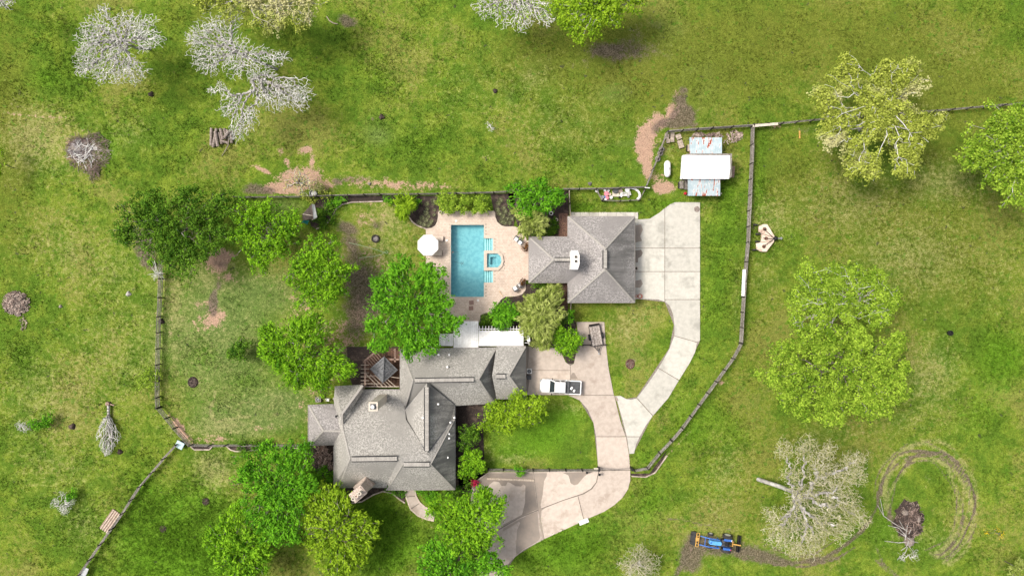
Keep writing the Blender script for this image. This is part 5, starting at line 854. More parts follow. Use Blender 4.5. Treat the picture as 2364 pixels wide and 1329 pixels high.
for k in range(16): a = 6.283 * k / 16; fromMB('stone', MB().box((c0.x + .5 * math.cos(a), c0.y + .5 * math.sin(a), .12), (.17, .18, .26), a, tone=random.random()), M['wood_dark'], fp)
fromMB('ash_bed', MB().lathe((c0.x, c0.y, 0), [(.44, .0), (.3, .1), (0, .12)], 16), M['ash'], fp)
o = fromMB('garden_hose', MB().tube([P(a, b_, .03) for a, b_ in ((805, 560), (835, 567), (865, 575), (885, 582), (893, 585), (896, 582), (892, 579), (888, 582), (880, 588), (862, 592), (845, 593), (828, 596))], .035, 6), M.setdefault('hose', simple('pale_green_hose', (.30, .42, .24), (.24, .34, .2), 3)), loc=P(805, 560)); tag(o, 'pale green garden hose looping over the back yard soil', 'hose')
rt = thing('metal_tub', 'round galvanised tub beside the fence above the playhouse', 'tub', P(725, 447)); fromMB('tub', MB().lathe(P(725, 447), [(.45, 0), (.5, .5), (.54, .52), (.47, .52), (.44, .1), (0, .1)], 22), M['steel'], rt); fromMB('water', MB().lathe(P(725, 447, .3), [(.46, 0), (0, .005)], 22), M['white_paint'], rt)
ph = thing('playhouse', 'raised playhouse with dark brown roof and white right slope', 'playhouse', P(716, 492))
for k in range(7):
    f = k / 7; g_ = (k + 1) / 7; A0 = Vector((698, 494, 2.6)); A1 = Vector((700, 508.5, 2.6)); B0 = Vector((720, 471, 3.4)); B1 = Vector((724, 505.5, 3.4))
    q = [P(*(A0.lerp(B0, f))), P(*(A1.lerp(B1, f))), P(*(A1.lerp(B1, g_ - .01))), P(*(A0.lerp(B0, g_ - .01)))]; fromMB('roof_plank', MB().slab(q, .04, tone=random.random()), M.setdefault('dark_roof', simple('dark_brown_boards', (.10, .078, .07), (.055, .043, .038), 5)), ph)
fromMB('roof_slope', MB().slab([P(720, 471, 3.42), P(726, 472, 3.0), P(732, 501, 3.0), P(724, 505.5, 3.42)], .05), M['white_paint'], ph)
fromMB('roof_trim', MB().bar(P(720, 507.5, 3.1), P(731, 503, 2.95), .1, .1).bar(P(699, 494, 2.68), P(722, 498, 3.45), .07, .05), M['stucco'], ph)
for a, b_ in ((703, 497), (704, 505), (722, 477), (727, 500)): fromMB('post', MB().box(P(a, b_, 1.3), (.12, .12, 2.5)), M['wood_brown'], ph)
fromMB('floor', MB().slab([P(a, b_, 1.2) for a, b_ in ((702, 496), (721, 476), (728, 500), (704, 507))], .1), M['wood_brown'], ph)
sl = fromMB('slide', MB().slab([P(703, 508, 1.2), P(712, 509, 1.2), P(708, 517, .5), P(699, 514, .5)], .06).bar(P(702, 508, 1.35), P(697, 514, .6), .08, .12).bar(P(713, 509, 1.35), P(709, 518, .6), .08, .12), M['teal'], ph)
for x_, y_, lb in ((1221.5, 855, 'white-topped air conditioner between house and parked truck'), (738, 919.5, 'grey air conditioner unit at the west wing, left one')):
    rt = thing('air_conditioner', lb, 'air conditioner', P(x_, y_)); c0 = P(x_, y_); white = x_ > 1000
    fromMB('cabinet', MB().pad(c0.x, c0.y, .72 if white else .85, .72 if white else .85, .08, [(0, 0), (.8, 0), (.84, .03)]), M['white_paint' if white else 'wood_grey'], rt); fromMB('fan_grille', MB().lathe((c0.x, c0.y, .83), [(.27, 0), (.27, .03), (0, .03)], 18), M['black'], rt)
    mb = MB(); [mb.bar((c0.x, c0.y, .875), (c0.x + .25 * math.cos(6.283 * k / 5), c0.y + .25 * math.sin(6.283 * k / 5), .875), .05, .015) for k in range(5)]; fromMB('fan_blade', mb, M['steel'], rt)
o = fromMB('waste_bin', MB().pad(P(1221, 869).x, P(1221, 869).y, .65, .6, .06, [(0, .06), (.95, 0), (1.0, .03)]), M['grey_plastic'], loc=P(1221, 869)); tag(o, 'dark grey bin below the white air conditioner', 'bin')
o = fromMB('utility_box', MB().pad(P(757.5, 921.5).x, P(757.5, 921.5).y, .6, .4, .04, [(0, 0), (.55, 0), (.58, .03)]), M['white_paint'], loc=P(757.5, 921.5)); tag(o, 'small whitish utility box beside the west wing conditioner', 'utility box')
o = fromMB('black_pot', MB().lathe(P(2190, 768), [(.3, 0), (.34, .35), (.38, .5), (.3, .5), (.27, .2), (0, .2)], 16), M['black'], loc=P(2190, 768)); tag(o, 'black round tub alone in the right pasture', 'tub')
o = fromMB('red_can', MB().lathe(P(1581, 447), [(.2, 0), (.2, .4), (.1, .5), (0, .5)], 12), M['red'], loc=P(1581, 447)); tag(o, 'red can at the lower left corner of the shed', 'can')
for (x_, y_), lb in (((1320, 800), 'pale stone at the right tip of the shrub bed'), ((1341, 800), 'pale boulder beside the parking pad joint'), ((1336, 803), 'white ball-like stone under the round green tree')):
    c0 = P(x_, y_); o = fromMB('stone', MB().lathe(c0, [(.2, 0), (.26, .12), (.2, .26), (0, .32)], 8), M['stone'], loc=c0); tag(o, lb, 'stone')

# ---------------------------------------------------------------- trees, shrubs
def grow(pts, root, alpha=.35):
    """attach every point to the tree that starts at root (short edges, short paths); returns parent index per point, points[0] is the root"""
    A = np.vstack([root[None], pts]); n = len(A); par = np.zeros(n, int); path = np.zeros(n); inT = np.zeros(n, bool); inT[0] = True
    d0 = np.linalg.norm(A - A[0], axis=1); best = d0.copy(); cost = best * 1.0; cost[0] = np.inf
    order = []
    for _ in range(n - 1):
        i = int(np.argmin(cost)); order.append(i); path[i] = path[par[i]] + np.linalg.norm(A[i] - A[par[i]]); inT[i] = True; cost[i] = np.inf
        dd = np.linalg.norm(A - A[i], axis=1); cc = dd + alpha * path[i]; up = (~inT) & (cc < cost); cost[up] = cc[up]; par[up] = i
    return A, par, order
def branches(A, par, order, r0, power=2.2, rmax=.5):
    n = len(A); q = np.zeros(n); kids = np.zeros(n, int)
    for i in order: kids[par[i]] += 1
    q[kids == 0] = r0 ** power
    for i in reversed(order):
        q[i] = max(q[i], r0 ** power); q[par[i]] += q[i]
    r = np.minimum(q ** (1 / power), rmax); return r
def tubes(A, par, order, r, sel, K=4, r_end=.75):
    i = np.array([k for k in order if sel(r[k])], int)
    if not len(i): return None
    a = A[par[i]]; b_ = A[i]; ra = np.minimum(r[par[i]], r[i] * 1.35); rb = r[i]; d = b_ - a; L = np.linalg.norm(d, axis=1)[:, None] + 1e-6; d = d / L
    ref = np.where(np.abs(d[:, 2:3]) > .9, np.array([[1., 0, 0]]), np.array([[0, 0, 1.]])); s1 = np.cross(d, ref); s1 /= np.linalg.norm(s1, axis=1)[:, None]; s2 = np.cross(d, s1)
    b_ = b_ + d * rb[:, None] * .5; V = []
    for base, rr in ((a, ra), (b_, rb)):
        for k in range(K):
            t = 2 * math.pi * k / K; V.append(base + (s1 * math.cos(t) + s2 * math.sin(t)) * rr[:, None])
    V = np.stack(V, 1); n = len(i); o = (np.arange(n) * 2 * K)[:, None]
    F = np.concatenate([np.stack([o[:, 0] + k, o[:, 0] + (k + 1) % K, o[:, 0] + K + (k + 1) % K, o[:, 0] + K + k], 1) for k in range(K)])
    tn = np.repeat(rng.uniform(.2, .8, n), 2 * K); return V.reshape(-1, 3), F, tn
def crown_points(lobes, h, n, shell=(.72, 1.0), flat=.62, zlo=.25, scat=0.0):
    L = [(P(x, y, h * .72), r / S * (H - h * .8) / H * 1.2, r) for x, y, r in lobes]; wts = np.array([l[1] ** 2 for l in L]); wts /= wts.sum(); out = []
    rm = max(l[1] for l in L); pk = rng.choice(len(L), n, p=wts)
    u = rng.normal(0, 1, (n, 3)); u /= np.linalg.norm(u, axis=1)[:, None]; u[:, 2] = np.abs(u[:, 2]) * np.where(rng.uniform(0, 1, n) < .82, 1, -.6)
    K_ = 9; sd = rng.normal(0, 1, (len(L), K_, 3)); sd /= np.linalg.norm(sd, axis=2)[..., None]; sd[..., 2] = np.abs(sd[..., 2]) * .9
    if shell[0] > .5: u = .56 * sd[pk, rng.integers(0, K_, n)] + .52 * u      # foliage gathers on boughs inside each lobe
    rad = rng.uniform(*shell, n) + .22 * (rng.uniform(0, 1, n) < .12) * rng.uniform(0, 1, n); Cc = np.array([l[0] for l in L])[pk]; rr = np.array([l[1] for l in L])[pk]
    vz = np.minimum(rr * flat, h * .36); zc = h - vz - (rm - rr) * .35
    zc = np.maximum(zc, h * .35); p = np.empty((n, 3)); p[:, :2] = Cc[:, :2] + u[:, :2] * (rad * rr)[:, None]; p[:, 2] = zc + u[:, 2] * rad * vz
    # lumpy crown surface
    p += .10 * rr[:, None] * np.stack([np.sin(p[:, 1] * 1.9 + 3), np.sin(p[:, 0] * 2.1 + 1), .7 * np.sin(p[:, 0] * 1.4) * np.sin(p[:, 1] * 1.7)], -1)
    if scat: p += rng.normal(0, scat, p.shape)
    k = (H - h * .62) / (H - p[:, 2]); return p, k
def leaves(cent, n_each, size, spread, aspect=1.0, up=.6, base_tone=None, outdir=None, droop=0.0, k=1.0):
    m = len(cent); n = m * n_each; c = np.repeat(cent, n_each, 0); p = c + rng.normal(0, 1, (n, 3)) * np.array([spread, spread, spread * .6])
    o_ = (p - c); o_[:, 2] = np.abs(o_[:, 2]) * 1.3; p[:, 2] = c[:, 2] + o_[:, 2] - np.linalg.norm(o_[:, :2], axis=1) * .45      # each cluster is a small dome of leaves
    o_ /= np.linalg.norm(o_, axis=1)[:, None] + 1e-9; nr = rng.normal(0, 1, (n, 3)); nr /= np.linalg.norm(nr, axis=1)[:, None]; nr = nr * .45 + o_ * .8 + np.array([0, 0, up * .45]); nr /= np.linalg.norm(nr, axis=1)[:, None]
    if outdir is not None:
        t = np.repeat(outdir, n_each, 0) + rng.normal(0, .45, (n, 3)); t[:, 2] -= droop
    else: t = rng.normal(0, 1, (n, 3))
    t -= nr * (t * nr).sum(1)[:, None]; t /= np.linalg.norm(t, axis=1)[:, None] + 1e-9; s = np.cross(nr, t)
    sz = size * rng.uniform(.6, 1.3, n)[:, None]; a = t * sz * math.sqrt(aspect); b_ = s * sz / math.sqrt(aspect)
    V = np.stack([p - a * .5, p + b_ * .5 - a * .05, p + a * .5, p - b_ * .5 - a * .05], 1).reshape(-1, 3); Fq = np.arange(4 * n).reshape(-1, 4)
    ct = rng.uniform(.05, .95, m) if base_tone is None else base_tone
    tn = np.clip(np.repeat(ct, n_each) + rng.normal(0, .2, n), 0, 1); return V, Fq, np.repeat(tn, 4)
def spans(root, me, m, name): return fromnp(name, me, m, root)
def sub(v, loc): return v - np.array(loc)[None]
def tree(name, cat, label, lobes, h, leaf, bark='bark', dens=2.1, n_each=16, size=.22, spread=.24, aspect=1.0, up=.55, r0=.028, group='leafy trees', trunk=None, shell=(.70, 1.0), flat=.62, droop=0., out=False, twigs=None, rmax=.42, zlo=None):
    area = sum(math.pi * (r / S) ** 2 for _, _, r in lobes); n = int(max(8, area * dens * 1.7)); p, k = crown_points(lobes, h, n, shell, flat)
    # clusters hidden far inside neighbouring lobes are thinned
    cx = sum(l[0] * l[2] for l in lobes) / sum(l[2] for l in lobes); cy = sum(l[1] * l[2] for l in lobes) / sum(l[2] for l in lobes)
    base = P(*(trunk or (cx, cy)), 0) if trunk else Vector(P(cx, cy, h * .6)) * 1.0
    base.z = -.12; loc = (base.x, base.y, 0.0); root = thing(name, label, cat, loc, 0, group); rt = np.array([base.x, base.y, -.12])
    cen = p.mean(0); fork = np.array([[base.x + (cen[0] - base.x) * .25, base.y + (cen[1] - base.y) * .25, h * .22], [base.x + (cen[0] - base.x) * .5, base.y + (cen[1] - base.y) * .5, h * .36]])
    q = p[rng.permutation(n)[:min(n, 420)]].copy(); inner = cen + (q - cen) * rng.uniform(.35, .8, (len(q), 1)); inner[:, 2] = np.minimum(inner[:, 2], q[:, 2] - .2); inner = inner[:len(q) // 2]
    A, par, order = grow(np.vstack([fork, inner, q]), rt, .45); r = branches(A, par, order, r0, 2.3, rmax)
    t = tubes(A, par, order, r, lambda x: True, 5); spans(root, npmesh('trunk', sub(t[0], loc), t[1], t[2]), M[bark], 'trunk')
    od = None
    if out: od = p - cen; od /= np.linalg.norm(od, axis=1)[:, None]; od[:, 2] *= .4
    V, Fq, tn = leaves(p, n_each, size, spread, aspect, up, None, od, droop); spans(root, npmesh('crown', sub(V, loc), Fq, tn), M[leaf], 'crown')
    if twigs:
        sel = p[rng.permutation(n)[:int(n * twigs[1])]]; A, par, order = grow(np.vstack([fork, sel + rng.normal(0, .25, sel.shape) + [0, 0, .25]]), rt, .5); r = branches(A, par, order, .02, 2.4, .16)
        t = tubes(A, par, order, r, lambda x: x < .15, 3); spans(root, npmesh('twigs', sub(t[0], loc), t[1], t[2]), M[twigs[0]], 'twigs')
    return root
def bare(name, cat, label, lobes, h, mt='twig_white', dens=14, r0=.023, rmax=.20, trunk=None, group='bare bleached trees', alpha=.18, bark='bark_pale', flat=.5, leaf=None, ldens=3, lsize=.2, lspread=.3, thick=.075, pw=2.75):
    area = sum(math.pi * (r / S) ** 2 for _, _, r in lobes); n = int(min(7500, max(60, area * dens))); p, k = crown_points(lobes, h, n, (.25, 1.0), flat)
    cx = sum(l[0] * l[2] for l in lobes) / sum(l[2] for l in lobes); cy = sum(l[1] * l[2] for l in lobes) / sum(l[2] for l in lobes)
    base = P(*(trunk or (cx, cy)), 0); base.z = -.12; loc = (base.x, base.y, 0.0); root = thing(name, label, cat, loc, 0, group)
    cen = p.mean(0); f0 = np.array([base.x, base.y, 0]) * .6 + cen * .4; f0[2] = h * .35
    A, par, order = grow(np.vstack([f0[None], p]), np.array([base.x, base.y, -.12]), alpha); r = branches(A, par, order, r0, pw, rmax)
    j = A.copy(); j[2:] += rng.normal(0, .07, j[2:].shape)
    t = tubes(j, par, order, r, lambda x: x >= thick, 6)
    if t: spans(root, npmesh('trunk', sub(t[0], loc), t[1], t[2]), M[bark], 'trunk')
    t = tubes(j, par, order, r, lambda x: x < thick, 3); spans(root, npmesh('twigs', sub(t[0], loc), t[1], t[2]), M[mt], 'twigs')
    if leaf:
        m_ = int(area * ldens); c = p[rng.permutation(n)[:m_]] + [0, 0, .15]; V, Fq, tn = leaves(c, 14, lsize, lspread, 1.0, .5); spans(root, npmesh('crown', sub(V, loc), Fq, tn), M[leaf], 'crown')
    return root
def shrub(name, cat, label, lobes, h, leaf, group=None, **k):
    k.setdefault('dens', 5); k.setdefault('n_each', 16); k.setdefault('size', .17); k.setdefault('spread', .18); k.setdefault('r0', .012); k.setdefault('rmax', .07); k.setdefault('flat', .7)
    return tree(name, cat, label, lobes, h, leaf, group=group, **k)

tree('evergreen_tree', 'tree', 'wide dark green tree at the northwest corner of the fenced yard', [(330, 515, 58), (395, 490, 60), (455, 495, 60), (395, 575, 58), (440, 600, 45), (515, 480, 45), (298, 535, 38), (480, 545, 45), (400, 560, 50), (520, 540, 25), (360, 460, 30), (430, 455, 35)], 8.5, 'leaf_dark', dens=3.2, size=.21, trunk=(430, 540))
tree('leafy_tree', 'tree', 'bright green tree left of the playhouse with the brown roof', [(578, 512, 46), (630, 500, 35), (660, 515, 35), (600, 575, 44), (650, 570, 40), (602, 608, 24), (560, 545, 25), (685, 500, 15)], 8, 'leaf_bright', dens=3.0, trunk=(618, 555))
tree('leafy_tree', 'tree', 'rounded green tree below the fire pit in the back yard', [(745, 585, 46), (700, 625, 42), (775, 630, 46), (725, 675, 42), (770, 680, 34), (735, 625, 50), (800, 620, 22)], 8.5, 'leaf_bright', dens=3.4, size=.21, spread=.22, trunk=(757, 640))
tree('leafy_tree', 'tree', 'feathery yellow-green tree above the west end of the house roof', [(655, 790, 48), (710, 780, 50), (765, 830, 42), (700, 845, 52), (642, 825, 35), (740, 870, 34), (685, 880, 28), (700, 750, 28), (790, 850, 28), (630, 770, 25)], 9, 'leaf_bright', dens=3.3, size=.26, aspect=2.4, out=True, spread=.26, droop=.2, trunk=(735, 815))
tree('small_tree', 'tree', 'small round dark green tree alone on the back lawn', [(545, 800, 24), (565, 800, 20), (555, 818, 16)], 3.4, 'leaf_dark', dens=5, size=.2, spread=.2, rmax=.1)
tree('leafy_tree', 'tree', 'big spreading vivid green tree between the pool and the gazebo', [(925, 628, 38), (945, 600, 18), (985, 650, 38), (1012, 635, 18), (890, 660, 30), (935, 690, 52), (880, 690, 26), (1000, 700, 38), (910, 750, 40), (965, 760, 42), (1020, 750, 30), (1058, 745, 17), (868, 745, 20), (890, 795, 20), (955, 795, 28), (990, 790, 26), (870, 800, 16), (1040, 705, 14), (945, 815, 12), (1020, 665, 16)], 9.5, 'leaf_green', dens=3.4, size=.26, aspect=2.2, out=True, spread=.25, trunk=(960, 705))
tree('leafy_tree', 'tree', 'large deep green tree left of the pink-leaved bed beside the house', [(580, 1085, 36), (640, 1060, 38), (690, 1060, 34), (610, 1120, 42), (665, 1115, 44), (700, 1095, 30), (640, 1160, 42), (600, 1170, 36), (680, 1170, 34), (700, 1030, 25), (615, 1030, 20), (640, 1215, 44), (680, 1230, 30), (720, 1110, 25)], 8.5, 'leaf_green', dens=3.2, size=.26, aspect=2.0, out=True, trunk=(672, 1120))
tree('leafy_tree', 'tree', 'loose light green tree nearest the bottom edge, left of the others', [(540, 1200, 36), (560, 1250, 50), (520, 1245, 36), (600, 1250, 40), (540, 1300, 50), (590, 1305, 44), (500, 1230, 22), (550, 1170, 20)], 7.5, 'leaf_bright', dens=2.7, size=.28, aspect=2.0, out=True, trunk=(592, 1235))
tree('leafy_tree', 'tree', 'yellow-green tree in front of the stone chimney of the house', [(745, 1150, 38), (790, 1155, 34), (775, 1200, 44), (730, 1195, 30), (815, 1215, 36), (755, 1250, 48), (810, 1260, 44), (780, 1300, 42), (850, 1205, 24), (760, 1130, 18), (870, 1225, 14)], 8, 'leaf_yellow', dens=3.3, size=.27, aspect=2.0, out=True, twigs=('twig_brown', .25), trunk=(805, 1190))
tree('leafy_tree', 'tree', 'green tree overhanging the left edge of the lower driveway loop', [(1020, 1170, 30), (1080, 1160, 40), (1125, 1150, 32), (1050, 1210, 44), (1110, 1210, 42), (1140, 1190, 26), (1070, 1240, 40), (1120, 1240, 32), (1005, 1155, 16), (1160, 1150, 14), (1150, 1170, 16)], 8.5, 'leaf_bright', dens=3.2, size=.27, aspect=1.8, out=True, trunk=(1085, 1180))
tree('leafy_tree', 'tree', 'deep green tree at the bottom edge right below the driveway tree', [(1010, 1290, 42), (1060, 1300, 44), (1110, 1290, 38), (1000, 1320, 36), (1140, 1300, 22), (1015, 1250, 30), (1170, 1310, 12)], 7.5, 'leaf_green', dens=3.0, size=.28, aspect=1.8, out=True, trunk=(1075, 1270))
tree('leafy_tree', 'tree', 'wide yellow-green tree on the front lawn just below the parked pickup', [(1130, 965, 30), (1160, 960, 32), (1195, 945, 34), (1230, 940, 28), (1185, 980, 24), (1225, 965, 24), (1245, 925, 18), (1145, 945, 22), (1200, 920, 18)], 6, 'leaf_yellow', dens=4.2, size=.22, spread=.24, trunk=(1186, 938))
shrub('garden_tree', 'shrub', 'dark glossy round shrub by the east wall of the house', [(1078, 995, 24), (1090, 1010, 20), (1075, 1020, 18)], 3, 'leaf_dark', group='shrubs by the east wall')
shrub('garden_tree', 'shrub', 'bright green round shrub right of the southeast roof corner', [(1085, 1065, 26), (1095, 1080, 26), (1075, 1085, 20), (1105, 1055, 14)], 3.2, 'leaf_bright', group='shrubs by the east wall', size=.22)
tree('garden_tree', 'tree', 'vivid green bushy tree right of the mulch bed on the north fence', [(1200, 455, 28), (1235, 445, 30), (1265, 462, 30), (1285, 455, 18), (1225, 475, 24), (1250, 425, 12)], 5, 'leaf_green', dens=4.5, size=.24, aspect=1.6, out=True, rmax=.15)
tree('garden_tree', 'tree', 'feathery olive tree left of the upper garage corner', [(1225, 510, 32), (1205, 495, 22), (1245, 520, 24), (1215, 530, 18)], 4.5, 'leaf_feather', dens=5, size=.30, aspect=4, out=True, spread=.2, rmax=.12)
tree('garden_tree', 'tree', 'large feathery olive-yellow tree below the left garage wing', [(1235, 690, 34), (1260, 690, 30), (1235, 725, 36), (1265, 725, 32), (1250, 755, 30), (1225, 760, 20), (1255, 785, 18)], 5.5, 'leaf_feather', dens=5, size=.34, aspect=4, out=True, spread=.22, rmax=.12, trunk=(1250, 722))
tree('garden_tree', 'tree', 'small vivid green tree above the slatted white patio roof', [(1160, 718, 22), (1180, 730, 24), (1160, 740, 20), (1145, 725, 14)], 4, 'leaf_green', dens=5, size=.26, aspect=2, out=True, rmax=.1)
tree('garden_tree', 'tree', 'round green tree at the tip of the bed beside the parking pad', [(1300, 770, 24), (1318, 785, 24), (1295, 795, 24), (1315, 805, 18), (1282, 780, 14)], 4.2, 'leaf_bright', dens=5, size=.22, rmax=.12)
shrub('cypress_shrub', 'shrub', 'narrow green upright shrub between the garage strip and the parking pad', [(1317, 735, 8), (1316, 722, 6)], 2.6, 'leaf_green', dens=14)
tree('garden_tree', 'tree', 'small yellow weeping tree beside the left poolside bed', [(925, 465, 18), (935, 485, 20), (945, 475, 14), (930, 500, 12)], 3, 'leaf_yellow', dens=6, size=.3, aspect=4, out=True, spread=.18, droop=.5, rmax=.08)
shrub('garden_shrub', 'shrub', 'little bright green shrub right of the yellow weeping tree', [(957, 465, 11), (960, 475, 9)], 1.4, 'leaf_green')
shrub('garden_shrub', 'shrub', 'little bright green shrub left of the yellow weeping tree', [(893, 458, 10), (900, 463, 7)], 1.2, 'leaf_green')
for q, lb in (([(1030, 462, 20), (1038, 478, 18), (1018, 470, 12), (1045, 462, 15)], 'left shrub of the hedge at the head of the pool'), ([(1072, 458, 15), (1068, 478, 15), (1080, 468, 10)], 'middle shrub of the hedge at the head of the pool'), ([(1112, 462, 17), (1118, 478, 16), (1105, 485, 13), (1098, 468, 12)], 'right shrub of the hedge at the head of the pool')):
    shrub('hedge_shrub', 'shrub', lb, q, 2.2, 'leaf_lime', group='hedge shrubs at the head of the pool', dens=6)
shrub('dark_shrub', 'shrub', 'dark green low ground shrub right of the playhouse', [(742, 495, 24), (760, 480, 18), (740, 515, 14), (765, 505, 10)], .9, 'leaf_dark', dens=6)
shrub('garden_shrub', 'shrub', 'fresh green shrub row above the dark bed right of the playhouse', [(775, 468, 12), (790, 462, 10), (760, 472, 9)], 1.1, 'leaf_green')
tree('thin_tree', 'tree', 'thin pale budding tree on the bare dirt above the north fence', [(690, 410, 26), (700, 435, 22), (715, 420, 20), (670, 430, 16)], 4, 'leaf_olive', dens=2.2, n_each=8, size=.14, twigs=('twig_white', .9), rmax=.1, group=None)
shrub('tangled_shrub', 'shrub', 'tangled olive shrub growing through the fence above the playhouse', [(705, 455, 14), (735, 440, 16), (720, 462, 12), (752, 452, 12)], 1.5, 'leaf_olive', dens=3)
# oaks of the pasture
tree('oak_tree', 'tree', 'huge pale olive oak straddling the pasture fence at upper right', [(1945, 185, 34), (2035, 195, 40), (2080, 200, 36), (1900, 235, 30), (1985, 235, 46), (2060, 250, 46), (1925, 290, 42), (2010, 300, 46), (2095, 300, 40), (2140, 290, 24), (1960, 345, 34), (1900, 325, 26), (2075, 350, 40), (1990, 380, 34), (2070, 390, 26), (1960, 400, 20), (2000, 405, 16), (2085, 165, 20), (1940, 155, 18), (1880, 220, 18)], 11, 'leaf_olive', 'bark_pale', dens=5.6, size=.24, twigs=('twig_white', .12), trunk=(1985, 300), group='pasture oaks')
tree('oak_tree', 'tree', 'vivid lime oak cut by the right edge of the photo', [(2300, 290, 44), (2350, 260, 34), (2330, 330, 50), (2262, 345, 44), (2285, 390, 50), (2340, 400, 46), (2310, 440, 30), (2360, 460, 30), (2232, 372, 34), (2370, 320, 50), (2335, 470, 15)], 10.5, 'leaf_lime', 'bark_pale', dens=3.3, size=.25, trunk=(2280, 350), group='pasture oaks')
tree('oak_tree', 'tree', 'upper lime oak of the touching pair right of the curved fence', [(1850, 635, 28), (1880, 655, 34), (1930, 635, 34), (1960, 645, 34), (2010, 655, 34), (1840, 700, 34), (1890, 710, 34), (1960, 700, 36), (2020, 700, 38), (2045, 690, 26), (1832, 738, 26), (1878, 742, 28), (2012, 738, 28), (1940, 735, 22), (1925, 690, 30), (1900, 670, 24)], 10, 'leaf_lime', 'bark_pale', dens=4.6, n_each=15, size=.21, spread=.24, twigs=('twig_white', .05), trunk=(1890, 690), group='pasture oaks')
tree('oak_tree', 'tree', 'lower wider oak of the touching pair right of the curved fence', [(1805, 820, 38), (1770, 865, 30), (1840, 870, 44), (1860, 788, 40), (1912, 802, 46), (1965, 778, 30), (1970, 800, 42), (1900, 880, 50), (1960, 870, 48), (2030, 830, 44), (2020, 890, 44), (2060, 900, 26), (1850, 925, 38), (1910, 940, 34), (1970, 930, 38), (2020, 935, 28), (2045, 785, 28), (2065, 850, 20), (1800, 910, 24), (1745, 862, 12), (1920, 965, 12)], 11, 'leaf_lime', 'bark', dens=4.2, size=.23, trunk=(1870, 850), group='pasture oaks')
bare('lichen_oak', 'tree', 'cream lichen-covered oak with leaning pale trunk left of the tractor ring', [(1800, 1030, 24), (1850, 1030, 30), (1900, 1035, 22), (1880, 1075, 36), (1820, 1085, 26), (1950, 1060, 24), (1975, 1050, 20), (1920, 1100, 36), (1965, 1090, 24), (1840, 1140, 34), (1900, 1150, 40), (1950, 1160, 34), (1820, 1195, 34), (1880, 1205, 40), (1930, 1210, 30), (1790, 1225, 32), (1850, 1250, 34), (1975, 1190, 22), (1770, 1180, 20), (1815, 1255, 20)], 9, 'twig_cream', dens=36, r0=.021, trunk=(1750, 1106), group='pasture oaks', leaf='leaf_cream', alpha=.10, pw=2.6, ldens=4.5, lsize=.12, lspread=.28, rmax=.30, thick=.10)
bare('bare_tree', 'tree', 'bleached bare tree farthest left in the top pasture', [(240, 75, 34), (255, 35, 16), (300, 75, 38), (340, 75, 34), (225, 105, 36), (280, 110, 34), (350, 105, 26), (225, 150, 36), (280, 160, 38), (320, 170, 32), (375, 100, 20), (205, 165, 20), (250, 185, 18)], 9, dens=34, trunk=(345, 113))
bare('bare_tree', 'tree', 'bleached bare tree touching the olive tree at the top left', [(470, 90, 26), (500, 70, 30), (530, 95, 36), (480, 120, 34), (515, 140, 34), (455, 100, 18), (560, 130, 34), (600, 140, 26), (640, 140, 22), (665, 145, 16), (545, 60, 22), (475, 160, 20), (560, 165, 26), (600, 165, 20), (500, 170, 14)], 9, dens=27, trunk=(640, 160))
bare('bare_tree', 'tree', 'bleached bare tree right of the stacked logs', [(700, 215, 30), (670, 225, 32), (640, 235, 30), (610, 225, 26), (700, 240, 24), (650, 200, 20), (560, 240, 20), (530, 225, 16), (540, 260, 24), (570, 285, 26), (590, 265, 18), (560, 310, 24), (500, 215, 12), (520, 205, 12), (612, 195, 20), (630, 180, 16), (590, 185, 14)], 8, dens=32, trunk=(618, 200))
bare('bare_tree', 'tree', 'bleached bare tree cut by the top left corner', [(12, 8, 26), (35, 12, 18), (15, 25, 12)], 8, dens=45, trunk=(10, 15))
bare('bare_tree', 'tree', 'white-branched tree with green tufts at the top middle', [(1130, 20, 34), (1180, 10, 40), (1230, 15, 40), (1160, 45, 26), (1205, 50, 30), (1250, 40, 28), (1205, 75, 12), (1120, 40, 16), (1265, 55, 14)], 9, dens=26, r0=.028, leaf='leaf_yellow', ldens=.9, trunk=(1210, 5))
tree('oak_tree', 'tree', 'yellow-lime tree cut by the top edge right of the white-branched tree', [(1340, 20, 46), (1390, 15, 52), (1440, 5, 40), (1360, 55, 40), (1400, 50, 30), (1320, 70, 24), (1335, 98, 13), (1290, 20, 20), (1300, 50, 18), (1470, 0, 22)], 9.5, 'leaf_yellow', 'bark_pale', dens=3.5, size=.24, trunk=(1370, 20), group='pasture oaks')
tree('oak_tree', 'tree', 'pale olive tree along the top edge above the bare tree', [(500, 10, 34), (540, 25, 30), (600, 15, 40), (640, 40, 40), (690, 20, 44), (650, 70, 26), (730, 10, 30), (610, 60, 24), (700, 60, 24), (470, 0, 24), (565, 0, 34), (480, 30, 14)], 9.5, 'leaf_olive', 'bark_pale', dens=2.8, size=.22, twigs=('twig_cream', .3), trunk=(610, 40), group='pasture oaks')
bare('lichen_shrub', 'shrub', 'round cream lichen-covered bare shrub at the bottom edge left of the tractor', [(1475, 1290, 34), (1455, 1300, 28), (1500, 1300, 28), (1475, 1320, 34), (1475, 1268, 16)], 4.5, 'twig_cream', dens=40, r0=.018, rmax=.12, group=None, trunk=(1475, 1295))
shrub('pasture_shrub', 'shrub', 'yellow leafy bough entering at the left edge', [(0, 355, 16), (4, 385, 12), (0, 410, 12)], 4, 'leaf_yellow')
shrub('pasture_shrub', 'shrub', 'pale bushy top at the lower right corner', [(2345, 1310, 18), (2362, 1300, 16), (2330, 1325, 10)], 4, 'leaf_feather')
shrub('pasture_shrub', 'shrub', 'green bush with a whitened left side near the lower left', [(95, 970, 20), (110, 965, 16), (80, 975, 14)], 1.8, 'leaf_green', dens=4)
